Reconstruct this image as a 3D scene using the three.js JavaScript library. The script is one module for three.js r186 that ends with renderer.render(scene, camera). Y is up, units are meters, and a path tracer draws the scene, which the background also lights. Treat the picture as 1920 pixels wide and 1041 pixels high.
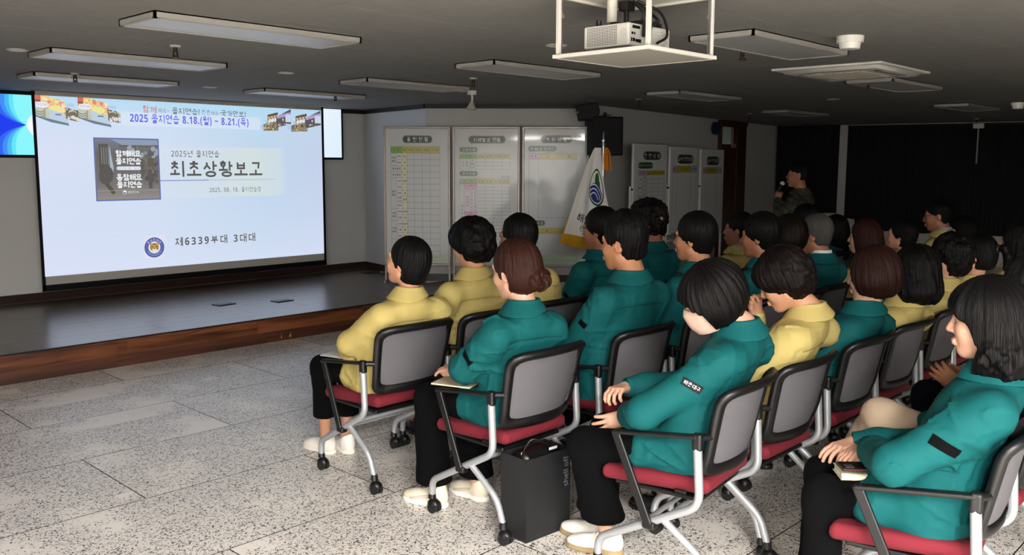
import * as THREE from 'three';
import { mergeGeometries } from 'three/addons/utils/BufferGeometryUtils.js';
import { RoundedBoxGeometry } from 'three/addons/geometries/RoundedBoxGeometry.js';
import { RectAreaLightUniformsLib } from 'three/addons/lights/RectAreaLightUniformsLib.js';

// ---------------------------------------------------------------- camera, light, exposure
const scene = new THREE.Scene();
const EYE = 1.7, FPX = 1644.28, YAW = 46.331 * Math.PI / 180, PITCH = -6.678 * Math.PI / 180, ROLL = 0.2117 * Math.PI / 180;
const camera = new THREE.PerspectiveCamera(2 * Math.atan(520.5 / FPX) * 180 / Math.PI, 1920 / 1041, 0.05, 60);
camera.position.set(0, EYE, 0);
{
  const f = new THREE.Vector3(Math.sin(YAW) * Math.cos(PITCH), Math.sin(PITCH), -Math.cos(YAW) * Math.cos(PITCH));
  const r = new THREE.Vector3(Math.cos(YAW), 0, Math.sin(YAW)), u = r.clone().cross(f);
  const r2 = r.clone().multiplyScalar(Math.cos(ROLL)).addScaledVector(u, Math.sin(ROLL));
  const u2 = u.clone().multiplyScalar(Math.cos(ROLL)).addScaledVector(r, -Math.sin(ROLL));
  camera.quaternion.setFromRotationMatrix(new THREE.Matrix4().makeBasis(r2, u2, f.clone().negate()));
}
camera.setViewOffset(1920, 1041, 0, 22.2, 1920, 1041);
scene.add(camera);
scene.background = new THREE.Color(0x000000);
const renderer = new THREE.WebGLRenderer({ antialias: true });
renderer.toneMapping = THREE.LinearToneMapping;
renderer.toneMappingExposure = 1.0;
renderer.shadowMap.enabled = true;
RectAreaLightUniformsLib.init();
const LAMP_POWER = 345;            // lit ceiling panels behind the camera
const LAMP_COLOR = 0xfffcf8;
const SCREEN_GLOW = 0.94, SCREEN_LIGHT = 0.25;
const CEIL = 2.41, STAGE_H = 0.235, WALL_Z = -9.92, STAGE_Z = -7.32;

// ---------------------------------------------------------------- small helpers
const V3 = (x, y, z) => new THREE.Vector3(x, y, z);
const R = (d) => d * Math.PI / 180;
function rng(seed) { let a = seed >>> 0; return () => { a = (a + 0x6D2B79F5) >>> 0; let t = a; t = Math.imul(t ^ (t >>> 15), t | 1); t ^= t + Math.imul(t ^ (t >>> 7), t | 61); return ((t ^ (t >>> 14)) >>> 0) / 4294967296; }; }
const used = new Map();
function numbered(n) { const k = used.get(n) ?? 0; used.set(n, k + 1); return k ? `${n}_${String(k).padStart(3, '0')}` : n; }
function mesh(name, geo, mat, parent = scene) {
  const m = new THREE.Mesh(geo, mat); m.name = parent === scene ? numbered(name) : name; m.castShadow = m.receiveShadow = true; parent.add(m); return m;
}
function thing(name, label, category, pos = [0, 0, 0], turn = 0, group) {
  const g = new THREE.Group(); g.name = numbered(name); g.position.set(...pos); g.rotation.y = turn;
  g.userData = { label, category }; if (group) g.userData.group = group; scene.add(g); return g;
}
function tag(o, label, category, group) { o.userData.label = label; o.userData.category = category; if (group) o.userData.group = group; return o; }
function struct(name, geo, mat, parent = scene) { const m = mesh(name, geo, mat, parent); if (parent === scene) { m.name = name; m.userData.kind = 'structure'; } return m; }
function copyOf(o, name, label, pos, turn) {
  const c = o.clone(); c.name = numbered(name); c.userData = { ...o.userData, label }; c.position.set(...pos); c.rotation.y = turn; scene.add(c); return c;
}
const bx = (w, h, d, x = 0, y = 0, z = 0) => new THREE.BoxGeometry(w, h, d).translate(x, y, z);
const rbx = (w, h, d, r, x = 0, y = 0, z = 0) => new RoundedBoxGeometry(w, h, d, 2, r).translate(x, y, z);
const cyl = (r1, r2, h, n = 16, x = 0, y = 0, z = 0) => new THREE.CylinderGeometry(r1, r2, h, n).translate(x, y, z);
function plain(g) { const o = g.index ? g.toNonIndexed() : g.clone(); for (const k of Object.keys(o.attributes)) if (!['position', 'normal', 'uv'].includes(k)) o.deleteAttribute(k); if (!o.attributes.uv) o.setAttribute('uv', new THREE.BufferAttribute(new Float32Array(o.attributes.position.count * 2), 2)); return o; }
const merge = (...gs) => mergeGeometries(gs.flat().map(plain));
function tube(pts, r, n = 24, m = 10, tension = 0.5) { return new THREE.TubeGeometry(new THREE.CatmullRomCurve3(pts.map((p) => V3(...p)), false, 'catmullrom', tension), n, r, m, false); }
// polyline with rounded corners, for bent metal tube
function bent(pts, rad, tubeR, seg = 40, m = 12) {
  const P = pts.map((p) => V3(...p)), path = new THREE.CurvePath();
  let last = P[0];
  for (let i = 1; i < P.length; i++) {
    if (i === P.length - 1) { path.add(new THREE.LineCurve3(last, P[i])); break; }
    const a = P[i].clone().sub(P[i - 1]), b = P[i + 1].clone().sub(P[i]);
    const q = Math.min(rad, a.length() * 0.49, b.length() * 0.49);
    const s = P[i].clone().addScaledVector(a.normalize(), -q), e = P[i].clone().addScaledVector(b.normalize(), q);
    path.add(new THREE.LineCurve3(last, s)); path.add(new THREE.QuadraticBezierCurve3(s, P[i], e)); last = e;
  }
  return new THREE.TubeGeometry(path, seg, tubeR, m, false);
}
function uvBox(g, s = 1) { // planar uv in metres by the dominant axis of each normal
  const p = g.attributes.position, n = g.attributes.normal, uv = new Float32Array(p.count * 2);
  for (let i = 0; i < p.count; i++) {
    const ax = Math.abs(n.getX(i)), ay = Math.abs(n.getY(i)), az = Math.abs(n.getZ(i));
    let u, v; if (ay >= ax && ay >= az) { u = p.getX(i); v = p.getZ(i); } else if (ax >= az) { u = p.getZ(i); v = p.getY(i); } else { u = p.getX(i); v = p.getY(i); }
    uv[2 * i] = u * s; uv[2 * i + 1] = v * s;
  }
  g.setAttribute('uv', new THREE.BufferAttribute(uv, 2)); return g;
}
// value noise
const HASH = (() => { const r = rng(99), t = new Float32Array(4096); for (let i = 0; i < 4096; i++) t[i] = r() * 2 - 1; return t; })();
const hsh = (x, y, z) => HASH[(Math.imul(x, 73856093) ^ Math.imul(y, 19349663) ^ Math.imul(z, 83492791)) & 4095];
function noise(x, y, z) {
  const i = Math.floor(x), j = Math.floor(y), k = Math.floor(z); x -= i; y -= j; z -= k;
  const u = x * x * (3 - 2 * x), v = y * y * (3 - 2 * y), w = z * z * (3 - 2 * z), L = (a, b, t) => a + (b - a) * t;
  return L(L(L(hsh(i, j, k), hsh(i + 1, j, k), u), L(hsh(i, j + 1, k), hsh(i + 1, j + 1, k), u), v), L(L(hsh(i, j, k + 1), hsh(i + 1, j, k + 1), u), L(hsh(i, j + 1, k + 1), hsh(i + 1, j + 1, k + 1), u), v), w);
}
const fbm = (x, y, z) => noise(x, y, z) * 0.6 + noise(x * 2.1 + 5, y * 2.1, z * 2.1) * 0.3 + noise(x * 4.3, y * 4.3 + 9, z * 4.3) * 0.15;

// ---------------------------------------------------------------- computed textures
function canvasTex(w, h, draw, srgb = true) {
  const c = document.createElement('canvas'); c.width = w; c.height = h; draw(c.getContext('2d'), w, h);
  const t = new THREE.CanvasTexture(c); if (srgb) t.colorSpace = THREE.SRGBColorSpace; t.wrapS = t.wrapT = THREE.RepeatWrapping; t.anisotropy = 8; return t;
}
function dataTex(w, h, fn, srgb = false) {
  const d = new Uint8Array(w * h * 4);
  for (let y = 0; y < h; y++) for (let x = 0; x < w; x++) { const c = fn(x / w, y / h, x, y), o = (y * w + x) * 4; d[o] = c[0]; d[o + 1] = c[1]; d[o + 2] = c[2]; d[o + 3] = 255; }
  const t = new THREE.DataTexture(d, w, h); t.wrapS = t.wrapT = THREE.RepeatWrapping; t.magFilter = THREE.LinearFilter; t.minFilter = THREE.LinearMipmapLinearFilter; t.generateMipmaps = true; if (srgb) t.colorSpace = THREE.SRGBColorSpace; t.needsUpdate = true; return t;
}
// Korean lettering drawn stroke by stroke (jamo composed into syllables)
const CHO = ['ㄱ', 'ㄲ', 'ㄴ', 'ㄷ', 'ㄸ', 'ㄹ', 'ㅁ', 'ㅂ', 'ㅃ', 'ㅅ', 'ㅆ', 'ㅇ', 'ㅈ', 'ㅉ', 'ㅊ', 'ㅋ', 'ㅌ', 'ㅍ', 'ㅎ'];
const JUNG = ['ㅏ', 'ㅐ', 'ㅑ', 'ㅒ', 'ㅓ', 'ㅔ', 'ㅕ', 'ㅖ', 'ㅗ', 'ㅘ', 'ㅙ', 'ㅚ', 'ㅛ', 'ㅜ', 'ㅝ', 'ㅞ', 'ㅟ', 'ㅠ', 'ㅡ', 'ㅢ', 'ㅣ'];
const JONG = ['', 'ㄱ', 'ㄲ', 'ㄳ', 'ㄴ', 'ㄵ', 'ㄶ', 'ㄷ', 'ㄹ', 'ㄺ', 'ㄻ', 'ㄼ', 'ㄽ', 'ㄾ', 'ㄿ', 'ㅀ', 'ㅁ', 'ㅂ', 'ㅄ', 'ㅅ', 'ㅆ', 'ㅇ', 'ㅈ', 'ㅊ', 'ㅋ', 'ㅌ', 'ㅍ', 'ㅎ'];
const JM = {
  'ㄱ': [[[.08, .12], [.88, .12], [.8, .95]]], 'ㄴ': [[[.12, .06], [.12, .88], [.94, .88]]], 'ㄷ': [[[.9, .12], [.12, .12], [.12, .88], [.94, .88]]],
  'ㄹ': [[[.1, .08], [.88, .08], [.88, .5], [.12, .5], [.12, .92], [.94, .92]]], 'ㅁ': [[[.1, .1], [.9, .1], [.9, .9], [.1, .9], [.1, .1]]],
  'ㅂ': [[[.12, .04], [.12, .92], [.88, .92], [.88, .04]], [[.12, .48], [.88, .48]]], 'ㅅ': [[[.5, .06], [.44, .5], [.06, .94]], [[.48, .42], [.94, .94]]], 'ㅇ': ['o', .5, .5, .44],
  'ㅈ': [[[.06, .1], [.94, .1]], [[.52, .1], [.44, .55], [.06, .94]], [[.5, .5], [.94, .94]]], 'ㅊ': [[[.34, 0], [.66, 0]], [[.06, .24], [.94, .24]], [[.52, .24], [.44, .62], [.06, .96]], [[.5, .58], [.94, .96]]],
  'ㅋ': [[[.08, .12], [.88, .12], [.8, .95]], [[.1, .5], [.84, .5]]], 'ㅌ': [[[.9, .08], [.12, .08], [.12, .9], [.94, .9]], [[.12, .48], [.86, .48]]],
  'ㅍ': [[[.05, .1], [.95, .1]], [[.05, .9], [.95, .9]], [[.32, .1], [.34, .9]], [[.68, .1], [.66, .9]]], 'ㅎ': [[[.32, 0], [.68, 0]], [[.06, .24], [.94, .24]], 'o', .5, .67, .28],
  'ㅏ': [[[.3, 0], [.3, 1]], [[.3, .48], [.98, .48]]], 'ㅑ': [[[.3, 0], [.3, 1]], [[.3, .33], [.98, .33]], [[.3, .62], [.98, .62]]], 'ㅓ': [[[.75, 0], [.75, 1]], [[.05, .48], [.75, .48]]], 'ㅕ': [[[.75, 0], [.75, 1]], [[.05, .33], [.75, .33]], [[.05, .62], [.75, .62]]],
  'ㅣ': [[[.6, 0], [.6, 1]]], 'ㅐ': [[[.12, .02], [.12, .98]], [[.88, 0], [.88, 1]], [[.12, .48], [.88, .48]]], 'ㅔ': [[[.5, .02], [.5, .98]], [[.95, 0], [.95, 1]], [[.02, .45], [.5, .45]]], 'ㅒ': [[[.12, 0], [.12, 1]], [[.88, 0], [.88, 1]], [[.12, .35], [.88, .35]], [[.12, .62], [.88, .62]]], 'ㅖ': [[[.5, .02], [.5, .98]], [[.95, 0], [.95, 1]], [[.02, .33], [.5, .33]], [[.02, .6], [.5, .6]]],
  'ㅗ': [[[0, .85], [1, .85]], [[.5, .1], [.5, .85]]], 'ㅛ': [[[0, .85], [1, .85]], [[.32, .1], [.32, .85]], [[.68, .1], [.68, .85]]], 'ㅜ': [[[0, .2], [1, .2]], [[.5, .2], [.5, 1]]], 'ㅠ': [[[0, .2], [1, .2]], [[.33, .2], [.33, 1]], [[.67, .2], [.67, 1]]], 'ㅡ': [[[0, .5], [1, .5]]],
};
function jamo(ctx, j, x, y, w, h, lw) {
  if (JM[j] === undefined) return;
  if ('ㄲㄸㅃㅆㅉ'.includes(j)) { const b = { 'ㄲ': 'ㄱ', 'ㄸ': 'ㄷ', 'ㅃ': 'ㅂ', 'ㅆ': 'ㅅ', 'ㅉ': 'ㅈ' }[j]; jamo(ctx, b, x, y, w * .47, h, lw); jamo(ctx, b, x + w * .53, y, w * .47, h, lw); return; }
  const s = JM[j];
  for (let i = 0; i < s.length; i++) {
    if (s[i] === 'o') { ctx.beginPath(); ctx.ellipse(x + s[i + 1] * w, y + s[i + 2] * h, s[i + 3] * w, s[i + 3] * h, 0, 0, 7); ctx.stroke(); break; }
    ctx.beginPath(); s[i].forEach((p, k) => (k ? ctx.lineTo(x + p[0] * w, y + p[1] * h) : ctx.moveTo(x + p[0] * w, y + p[1] * h))); ctx.stroke();
  }
}
const DBL = { 'ㄲ': 1, 'ㅆ': 1, 'ㅃ': 1, 'ㄸ': 1, 'ㅉ': 1 };
for (const k in DBL) JM[k] = JM[k] ?? [];
function syllable(ctx, ch, x, y, s, lw) { // x, y top left of an em box of side s
  const c = ch.charCodeAt(0) - 0xAC00, ci = CHO[Math.floor(c / 588)], vi = JUNG[Math.floor((c % 588) / 28)], fi = JONG[c % 28];
  const put = (j, b) => jamo(ctx, j, x + b[0] * s, y + b[1] * s, (b[2] - b[0]) * s, (b[3] - b[1]) * s, lw);
  const two = { 'ㅘ': 'ㅗㅏ', 'ㅙ': 'ㅗㅐ', 'ㅚ': 'ㅗㅣ', 'ㅝ': 'ㅜㅓ', 'ㅞ': 'ㅜㅔ', 'ㅟ': 'ㅜㅣ', 'ㅢ': 'ㅡㅣ' }[vi];
  if (two) {
    if (fi) { put(ci, [.1, .05, .54, .34]); put(two[0], [.03, .36, .64, .6]); put(two[1], [.68, .02, .98, .62]); put(fi, [.22, .69, .9, .97]); }
    else { put(ci, [.1, .08, .56, .48]); put(two[0], [.03, .5, .64, .86]); put(two[1], [.68, .02, .98, .98]); }
  } else if ('ㅗㅛㅜㅠㅡ'.includes(vi)) {
    if (fi) { put(ci, [.22, .04, .78, .35]); put(vi, [.03, .36, .97, .61]); put(fi, [.2, .68, .8, .97]); } else { put(ci, [.2, .08, .8, .5]); put(vi, [.03, .52, .97, .92]); }
  } else if (fi) { put(ci, [.06, .07, .54, .54]); put(vi, [.62, .02, .97, .6]); put(fi, [.2, .67, .88, .97]); } else { put(ci, [.06, .14, .54, .86]); put(vi, [.62, .02, .97, .98]); }
}
// o: color, weight (fraction of size), gap (fraction), squash (width factor), align
function write(ctx, text, x, y, size, o = {}) {
  const sq = o.squash ?? 1, gap = (o.gap ?? 0.08) * size * sq, lw = (o.weight ?? 0.1) * size;
  ctx.save(); ctx.strokeStyle = ctx.fillStyle = o.color ?? '#222'; ctx.lineJoin = o.round ? 'round' : 'miter'; ctx.lineCap = o.round ? 'round' : 'butt';
  const font = `${(o.weight ?? 0.1) > 0.09 ? 'bold ' : ''}${size * 1.12}px sans-serif`; ctx.font = font;
  const wid = [...text].map((ch) => (ch === ' ' ? size * (o.space ?? 0.38) * sq : ch >= '가' && ch <= '힣' ? size * sq : ctx.measureText(ch).width * sq));
  const total = wid.reduce((a, b) => a + b + gap, -gap);
  ctx.translate(x - (o.align === 'center' ? total / 2 : o.align === 'right' ? total : 0), y); if (o.tilt) ctx.rotate(o.tilt);
  let cx = 0;
  [...text].forEach((ch, i) => {
    ctx.save(); ctx.translate(cx, 0); ctx.scale(sq, 1);
    if (ch >= '가' && ch <= '힣') { ctx.lineWidth = lw; syllable(ctx, ch, 0, 0, size, lw); } else if (ch !== ' ') ctx.fillText(ch, 0, size * 0.92);
    ctx.restore(); cx += wid[i] + gap;
  });
  ctx.restore(); return total;
}
function pill(ctx, x, y, w, h, fill, line) { ctx.beginPath(); ctx.roundRect(x, y, w, h, h / 2); ctx.fillStyle = fill; ctx.fill(); if (line) { ctx.strokeStyle = line; ctx.lineWidth = h * 0.05; ctx.beginPath(); ctx.roundRect(x + h * .07, y + h * .07, w - h * .14, h * .86, h * .43); ctx.stroke(); } }
// ---------------------------------------------------------------- materials
const std = (color, roughness = 0.7, o = {}) => new THREE.MeshStandardMaterial({ color, roughness, ...o });
const grainy = (seed, a, b, f) => dataTex(256, 256, (u, v, x, y) => { const n = 128 + a * noise(x * f, y * f, seed) + b * (HASH[(x * 131 + y * 977 + seed) & 4095]); return [n, n, n]; });
const wallBump = grainy(3, 30, 60, 0.12); wallBump.repeat.set(2, 2);
const ceilTex = dataTex(512, 512, (() => { const r = rng(5), m = new Float32Array(512 * 512); for (let i = 0; i < 2600; i++) { const x = r() * 512 | 0, y = r() * 512 | 0, l = 1 + r() * 4 | 0, dx = r() > .5 ? 1 : 0; for (let k = 0; k < l; k++) m[((y + k * (1 - dx)) & 511) * 512 + ((x + k * dx) & 511)] = r(); } return (u, v, x, y) => { const k = 1 - m[y * 512 + x] * 0.35, n = 1 + .03 * fbm(x * .03, y * .03, 2); return [120 * k * n, 118 * k * n, 114 * k * n]; }; })(), true);
function terrazzo(seed) {
  const W = 2048, H = 1024, d = new Uint8Array(W * H * 4), r = rng(seed);
  const cloud = new Float32Array((W / 8 + 1) * (H / 8 + 1));
  for (let j = 0; j <= H / 8; j++) for (let i = 0; i <= W / 8; i++) cloud[j * (W / 8 + 1) + i] = fbm(i * .035 + seed, j * .035, seed) + .5 * noise(i * .012, j * .012 + seed, 4);
  for (let y = 0; y < H; y++) for (let x = 0; x < W; x++) {
    const o = (y * W + x) * 4, c = cloud[(y >> 3) * (W / 8 + 1) + (x >> 3)], n = HASH[(x * 37 + y * 911 + seed) & 4095] * 5;
    d[o] = 240 + c * 8 + n; d[o + 1] = 232 + c * 8 + n; d[o + 2] = 223 + c * 7 + n; d[o + 3] = 255;
  }
  for (let i = 0; i < 21000; i++) { // stone chips, thinned where the cement shows
    const x = r() * W, y = r() * H, c = cloud[(y >> 3) * (W / 8 + 1) + (x >> 3)]; if (r() < 0.08 + Math.max(0, c - .22) * 1.6) continue;
    const big = r(), l = 1.8 + big * big * 8, w = 0.9 + r() * l * .45, a = r() * 3.14, ca = Math.cos(a), sa = Math.sin(a), tone = r(), g = tone < .7 ? 26 + r() * 40 : tone < .9 ? 95 + r() * 55 : 180 + r() * 40, e = 1 + r();
    for (let v = -l - 1 | 0; v <= l + 1; v++) for (let u = -l - 1 | 0; u <= l + 1; u++) {
      const p = (u * ca + v * sa) / l, q = (v * ca - u * sa) / w; if (Math.abs(p) ** e + Math.abs(q) ** e > 1) continue;
      const X = (x + u + W) % W | 0, Y = (y + v + H) % H | 0, o = (Y * W + X) * 4; d[o] = g; d[o + 1] = g * 1.0; d[o + 2] = g * 1.02;
    }
  }
  const t = new THREE.DataTexture(d, W, H); t.colorSpace = THREE.SRGBColorSpace; t.wrapS = t.wrapT = THREE.RepeatWrapping; t.magFilter = THREE.LinearFilter; t.minFilter = THREE.LinearMipmapLinearFilter; t.generateMipmaps = true; t.anisotropy = 16; t.needsUpdate = true; return t;
}
const tileMats = [11, 23, 37].map((s) => std(0xffffff, 0.36, { map: terrazzo(s) }));
function wood(w, h, base, dark, seed, fx = 3, fy = 60) {
  const A = new THREE.Color(base), B = new THREE.Color(dark);
  return dataTex(w, h, (u, v) => { const warp = noise(u * 4, v * 5, seed) * .06, g = fbm(u * fx, (v + warp) * fy, seed), k = Math.min(1, Math.max(0, .5 + g * .9 + .25 * noise(u * 2, v * 6, seed + 3))), n = 255; const c = A.clone().lerp(B, k).convertLinearToSRGB(); return [c.r * n, c.g * n, c.b * n]; }, true);
}
const woodFasciaTex = wood(1024, 256, '#7d4a2c', '#43220f', 3, 5, 16), woodKickTex = wood(512, 128, '#57301d', '#351a0e', 8, 4, 10), stageTex = wood(1024, 512, '#4a382e', '#33241d', 6, 6, 90), doorTex = wood(256, 512, '#5e2f14', '#35180a', 14, 18, 3);
const M = {
  wall: std(0xbfbebb, 0.85, { bumpMap: wallBump, bumpScale: 0.0006 }), wallBlue: std(0xbdbfc3, 0.8, { bumpMap: wallBump, bumpScale: 0.0006 }),
  ceil: std(0xffffff, 0.9, { map: ceilTex }), seam: std(0x57534c, 0.9), black: new THREE.MeshPhysicalMaterial({ color: 0x08080a, roughness: 0.55, specularIntensity: 0.4 }), trim: std(0x0e0f11, 0.55), baseboard: std(0x2b1a14, 0.35),
  lampBody: std(0x9f9c95, 0.5), diffuser: std(0xa9abaa, 0.35), white: std(0xd9d5cb, 0.5), whiteGloss: std(0xe4e1d8, 0.3), chrome: std(0xb9bbbe, 0.28, { metalness: 1 }), brass: std(0x4a3c28, 0.45, { metalness: .8 }),
  silver: std(0xb4b7ba, 0.38, { metalness: 0.55 }), plastic: std(0x0b0b0c, 0.42), plasticSoft: std(0x151617, 0.6), red: std(0x6d0f20, 0.85), curtain: std(0x0b0a0b, 0.95), alu: std(0x9a8f88, 0.38, { metalness: 0.6 }),
};
// ---------------------------------------------------------------- setting: floor of terrazzo slabs
{
  const floor = struct('floor', bx(26, 0.2, 20, 6.5, -0.106, -4), std(0x2e2822, 0.9)), joint = std(0x2e2822, 0.9), tileSets = tileMats.map((m) => [joint, joint, m, joint, joint, joint]);
  const W = 1.866, D = 0.839, gap = 0.006, variants = [];
  for (let k = 0; k < 9; k++) {
    const g = bx(W - gap, 0.012, D - gap), uv = g.attributes.uv, p = g.attributes.position; const r = rng(k + 70), ou = r(), ov = r(), fl = r() > .5 ? -1 : 1;
    for (let i = 0; i < p.count; i++) uv.setXY(i, (fl * p.getX(i)) / W + ou, p.getZ(i) / (W / 2) + ov);
    variants.push(g);
  }
  // rows of slabs in running bond, measured from the joints in front of the stage
  let n = 0;
  for (let j = -9; j <= 10; j++) for (let i = -2; i <= 9; i++) {
    const z0 = -4.30 - D * j, x0 = 1.82 + (j & 1 ? 0 : -0.933) + W * i;           // far edge and left edge
    const zc = z0 - D / 2 + D, xc = x0 + W / 2;
    if (zc - D / 2 < STAGE_Z - 0.4 || zc > 3.6 || xc < -3.6 || xc > 17.3) continue;
    if (zc + D / 2 < STAGE_Z) continue;
    const t = mesh('floor_tile', variants[(n * 5 + j * 3 + 90) % 9], tileSets[(n + j + 60) % 3], floor); t.position.set(xc, -0.006, zc); n++;
  }
}
// walls
const WB = [7.12, -8.27], WC = [8.42, -6.77], W0 = [7.42, -9.9], WD = [15.67, -7.98];
function wallBetween(name, a, b, h0, h1, mat, th = 0.15) { // the room lies to the left of a -> b seen from above (y up), thickness goes outwards
  const dx = b[0] - a[0], dz = b[1] - a[1], L = Math.hypot(dx, dz), g = bx(L, h1 - h0, th, L / 2, (h0 + h1) / 2, -th / 2);
  const m = struct(name, uvBox(g), mat); m.position.set(a[0], 0, a[1]); m.rotation.y = Math.atan2(-dz, dx); return m;
}
wallBetween('wall_front', [-3.6, WALL_Z], [7.45, WALL_Z], 0, 2.6, M.wall);
wallBetween('wall_front_return', W0, WB, 0, 2.6, M.wallBlue, 0.15);
wallBetween('wall_diagonal', WB, WC, 0, 2.6, M.wall, 0.12);
{ // back wall of the bay with its door opening
  const dx = WD[0] - WC[0], dz = WD[1] - WC[1], L = Math.hypot(dx, dz), s = (x) => (x - WC[0]) / dx * L;
  const d0 = s(12.62), d1 = s(13.8), g = merge(uvBox(bx(d0, 2.6, 0.15, d0 / 2, 1.3, -0.075)), uvBox(bx(L - d1, 2.6, 0.15, (d1 + L) / 2, 1.3, -0.075)), uvBox(bx(d1 - d0, 0.2, 0.15, (d0 + d1) / 2, 2.5, -0.075)));
  const m = struct('wall_bay', g, M.wall); m.position.set(WC[0], 0, WC[1]); m.rotation.y = Math.atan2(-dz, dx); m.updateMatrixWorld(true);
  // door leaf and frame, corridor behind it
  const door = new THREE.Group(); door.name = 'door_1'; door.userData.kind = 'structure'; scene.add(door); door.position.copy(m.position).add(V3(0, 0, .075).applyAxisAngle(V3(0, 1, 0), m.rotation.y)); door.rotation.y = m.rotation.y;
  const w = d1 - d0, doorMat = std(0xffffff, 0.4, { map: doorTex }), cx = (d0 + d1) / 2;
  const ww = w * 0.46, wx = d0 + 0.05 + ww / 2;
  mesh('door_frame', merge(bx(0.03, 2.4, 0.08, d0 + .015, 1.2, -.05), bx(w, 0.06, 0.1, cx, 2.37, -.05)), doorMat, door);
  mesh('door_leaf', merge(uvBox(bx(ww + .16, 2.02, 0.05, wx + .06, 1.01, -.05)), uvBox(bx(ww + .16, 0.07, 0.05, wx + .06, 2.335, -.05)), uvBox(bx(0.16, 0.34, 0.05, wx + ww / 2 + .06, 2.17, -.05))), doorMat, door);
  mesh('side_panel', uvBox(bx(w - ww - .2, 2.34, 0.06, d1 - (w - ww - .2) / 2, 1.17, -.05)), std(0xbfb5b0, 0.4, { map: doorTex }), door);
  mesh('door_glass', bx(ww, 0.3, 0.006, wx, 2.17, -.06), new THREE.MeshPhysicalMaterial({ color: 0xffffff, roughness: 0.02, transmission: 1, thickness: 0 }), door);
  mesh('door_sign', bx(0.2, 0.07, 0.006, wx + ww / 2 - .02, 2.0, -.018), std(0xb08a80, 0.6), door);
  mesh('hinge_strip', bx(0.012, 2.0, 0.012, wx + ww / 2 + .15, 1.1, -.018), M.brass, door);
  const cor = struct('wall_corridor', merge(bx(4, 0.1, 2.4, cx, -.05, -1.4), bx(4, 2.6, 0.1, cx, 1.3, -2.6), bx(0.1, 2.6, 2.4, cx - 2, 1.3, -1.4), bx(0.1, 2.6, 2.4, cx + 2, 1.3, -1.4)), std(0xd8dbd8, 0.7));
  cor.position.copy(m.position); cor.rotation.y = m.rotation.y;
  const cl = thing('corridor_lamp', 'white corridor tube lamp seen through the pane above the wooden door', 'lamp', [0, 0, 0]); cl.position.copy(m.position); cl.rotation.y = m.rotation.y;
  mesh('lamp_body', bx(1.6, 0.06, 0.16, cx, 2.37, -1.3), M.white, cl);
  mesh('tube', new THREE.CapsuleGeometry(0.02, 1.4, 4, 8).rotateZ(Math.PI / 2).translate(cx, 2.32, -1.3), std(0xffffff, .5, { emissive: 0xf2fff8, emissiveIntensity: 1.2 }), cl);
  const L1 = new THREE.RectAreaLight(0xf2fff8, 22, 1.4, 0.1); L1.position.set(cx, 2.29, -1.3); L1.rotation.x = -Math.PI / 2; cl.add(L1);
  const s1 = thing('door_closer_sign', 'round dark blue sign fixed on the wall beside the wooden door', 'sign', [0, 0, 0]); s1.position.copy(m.position); s1.rotation.y = m.rotation.y;
  mesh('sign_plate', cyl(0.1, 0.1, 0.05, 24).rotateX(Math.PI / 2).scale(1.2, 1, 1).translate(d0 - 0.2, 2.26, 0.035), std(0x14265c, 0.4), s1);
  mesh('sign_arm', bx(0.05, .05, .02, d0 - 0.2, 2.26, 0.01), M.black, s1);
}
// curtain wall, its column, and the rest of the shell behind the camera
wallBetween('wall_windows', [WD[0], WD[1]], [17.4, 3.8], 0, 2.6, M.wall);
wallBetween('wall_rear', [17.4, 3.8], [-3.6, 3.8], 0, 2.6, M.wall);
wallBetween('wall_left', [-3.6, 3.8], [-3.6, WALL_Z], 0, 2.6, M.wall);
{ // ceiling: slab with mineral boards below it
  const c = struct('ceiling', bx(26, 0.15, 20, 6.5, CEIL + 0.1, -4), M.seam);
  const W = 1.2, D = 0.6, vs = [0, 1, 2, 3].map((k) => { const g = bx(W - .0025, 0.02, D - .0025), uv = g.attributes.uv, p = g.attributes.position; for (let i = 0; i < p.count; i++) uv.setXY(i, p.getX(i) * 1.1 + k * .37, p.getZ(i) * 1.1 + k * .61); return g; });
  const rest = []; let n = 0;
  for (let j = 0; j < 24; j++) for (let i = 0; i < 18; i++) {
    const x = -3.6 + W / 2 + W * i, z = -10 + D / 2 + D * j, near = x > 0.6 && x < 9.5 && z < -0.6 && z > -10;
    const y = CEIL + .01 + 0.0006 * HASH[(i * 7 + j * 31) & 4095];
    if (near && n < 150) { const t = mesh('ceiling_board', vs[(i + j * 3) & 3], M.ceil, c); t.position.set(x, y, z); n++; } else rest.push(vs[(i * 3 + j) & 3].clone().translate(x, y, z));
  }
  const m = mesh('ceiling_boards', merge(rest), M.ceil, c); m.userData.kind = 'stuff';
}
{ // dark cornice and corner strip round the stage, baseboards
  const strip = (name, a, b, y, h, t, mat) => { const dx = b[0] - a[0], dz = b[1] - a[1], L = Math.hypot(dx, dz), m = struct(name, bx(L, h, t, L / 2, y, t / 2), mat); m.position.set(a[0], 0, a[1]); m.rotation.y = Math.atan2(-dz, dx); };
  strip('trim_1', [2.5, WALL_Z], [7.45, WALL_Z], CEIL - .026, 0.052, 0.05, M.trim);
  strip('trim_2', W0, WB, CEIL - .026, 0.052, 0.03, M.trim);
  strip('trim_3', WB, WC, CEIL - .026, 0.052, 0.03, M.trim);
  strip('baseboard_front', [-3, WALL_Z], [7.42, WALL_Z], STAGE_H + .045, 0.09, 0.015, M.baseboard);
  strip('baseboard_return', W0, WB, STAGE_H + .045, 0.09, 0.015, M.baseboard);
  strip('baseboard_diagonal', WB, WC, STAGE_H + .045, 0.09, 0.015, M.baseboard);
  const t = struct('trim_4', bx(0.07, CEIL, 0.07, WC[0] - .01, CEIL / 2, WC[1] + .02), M.trim); t.rotation.y = 0;
}
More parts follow.
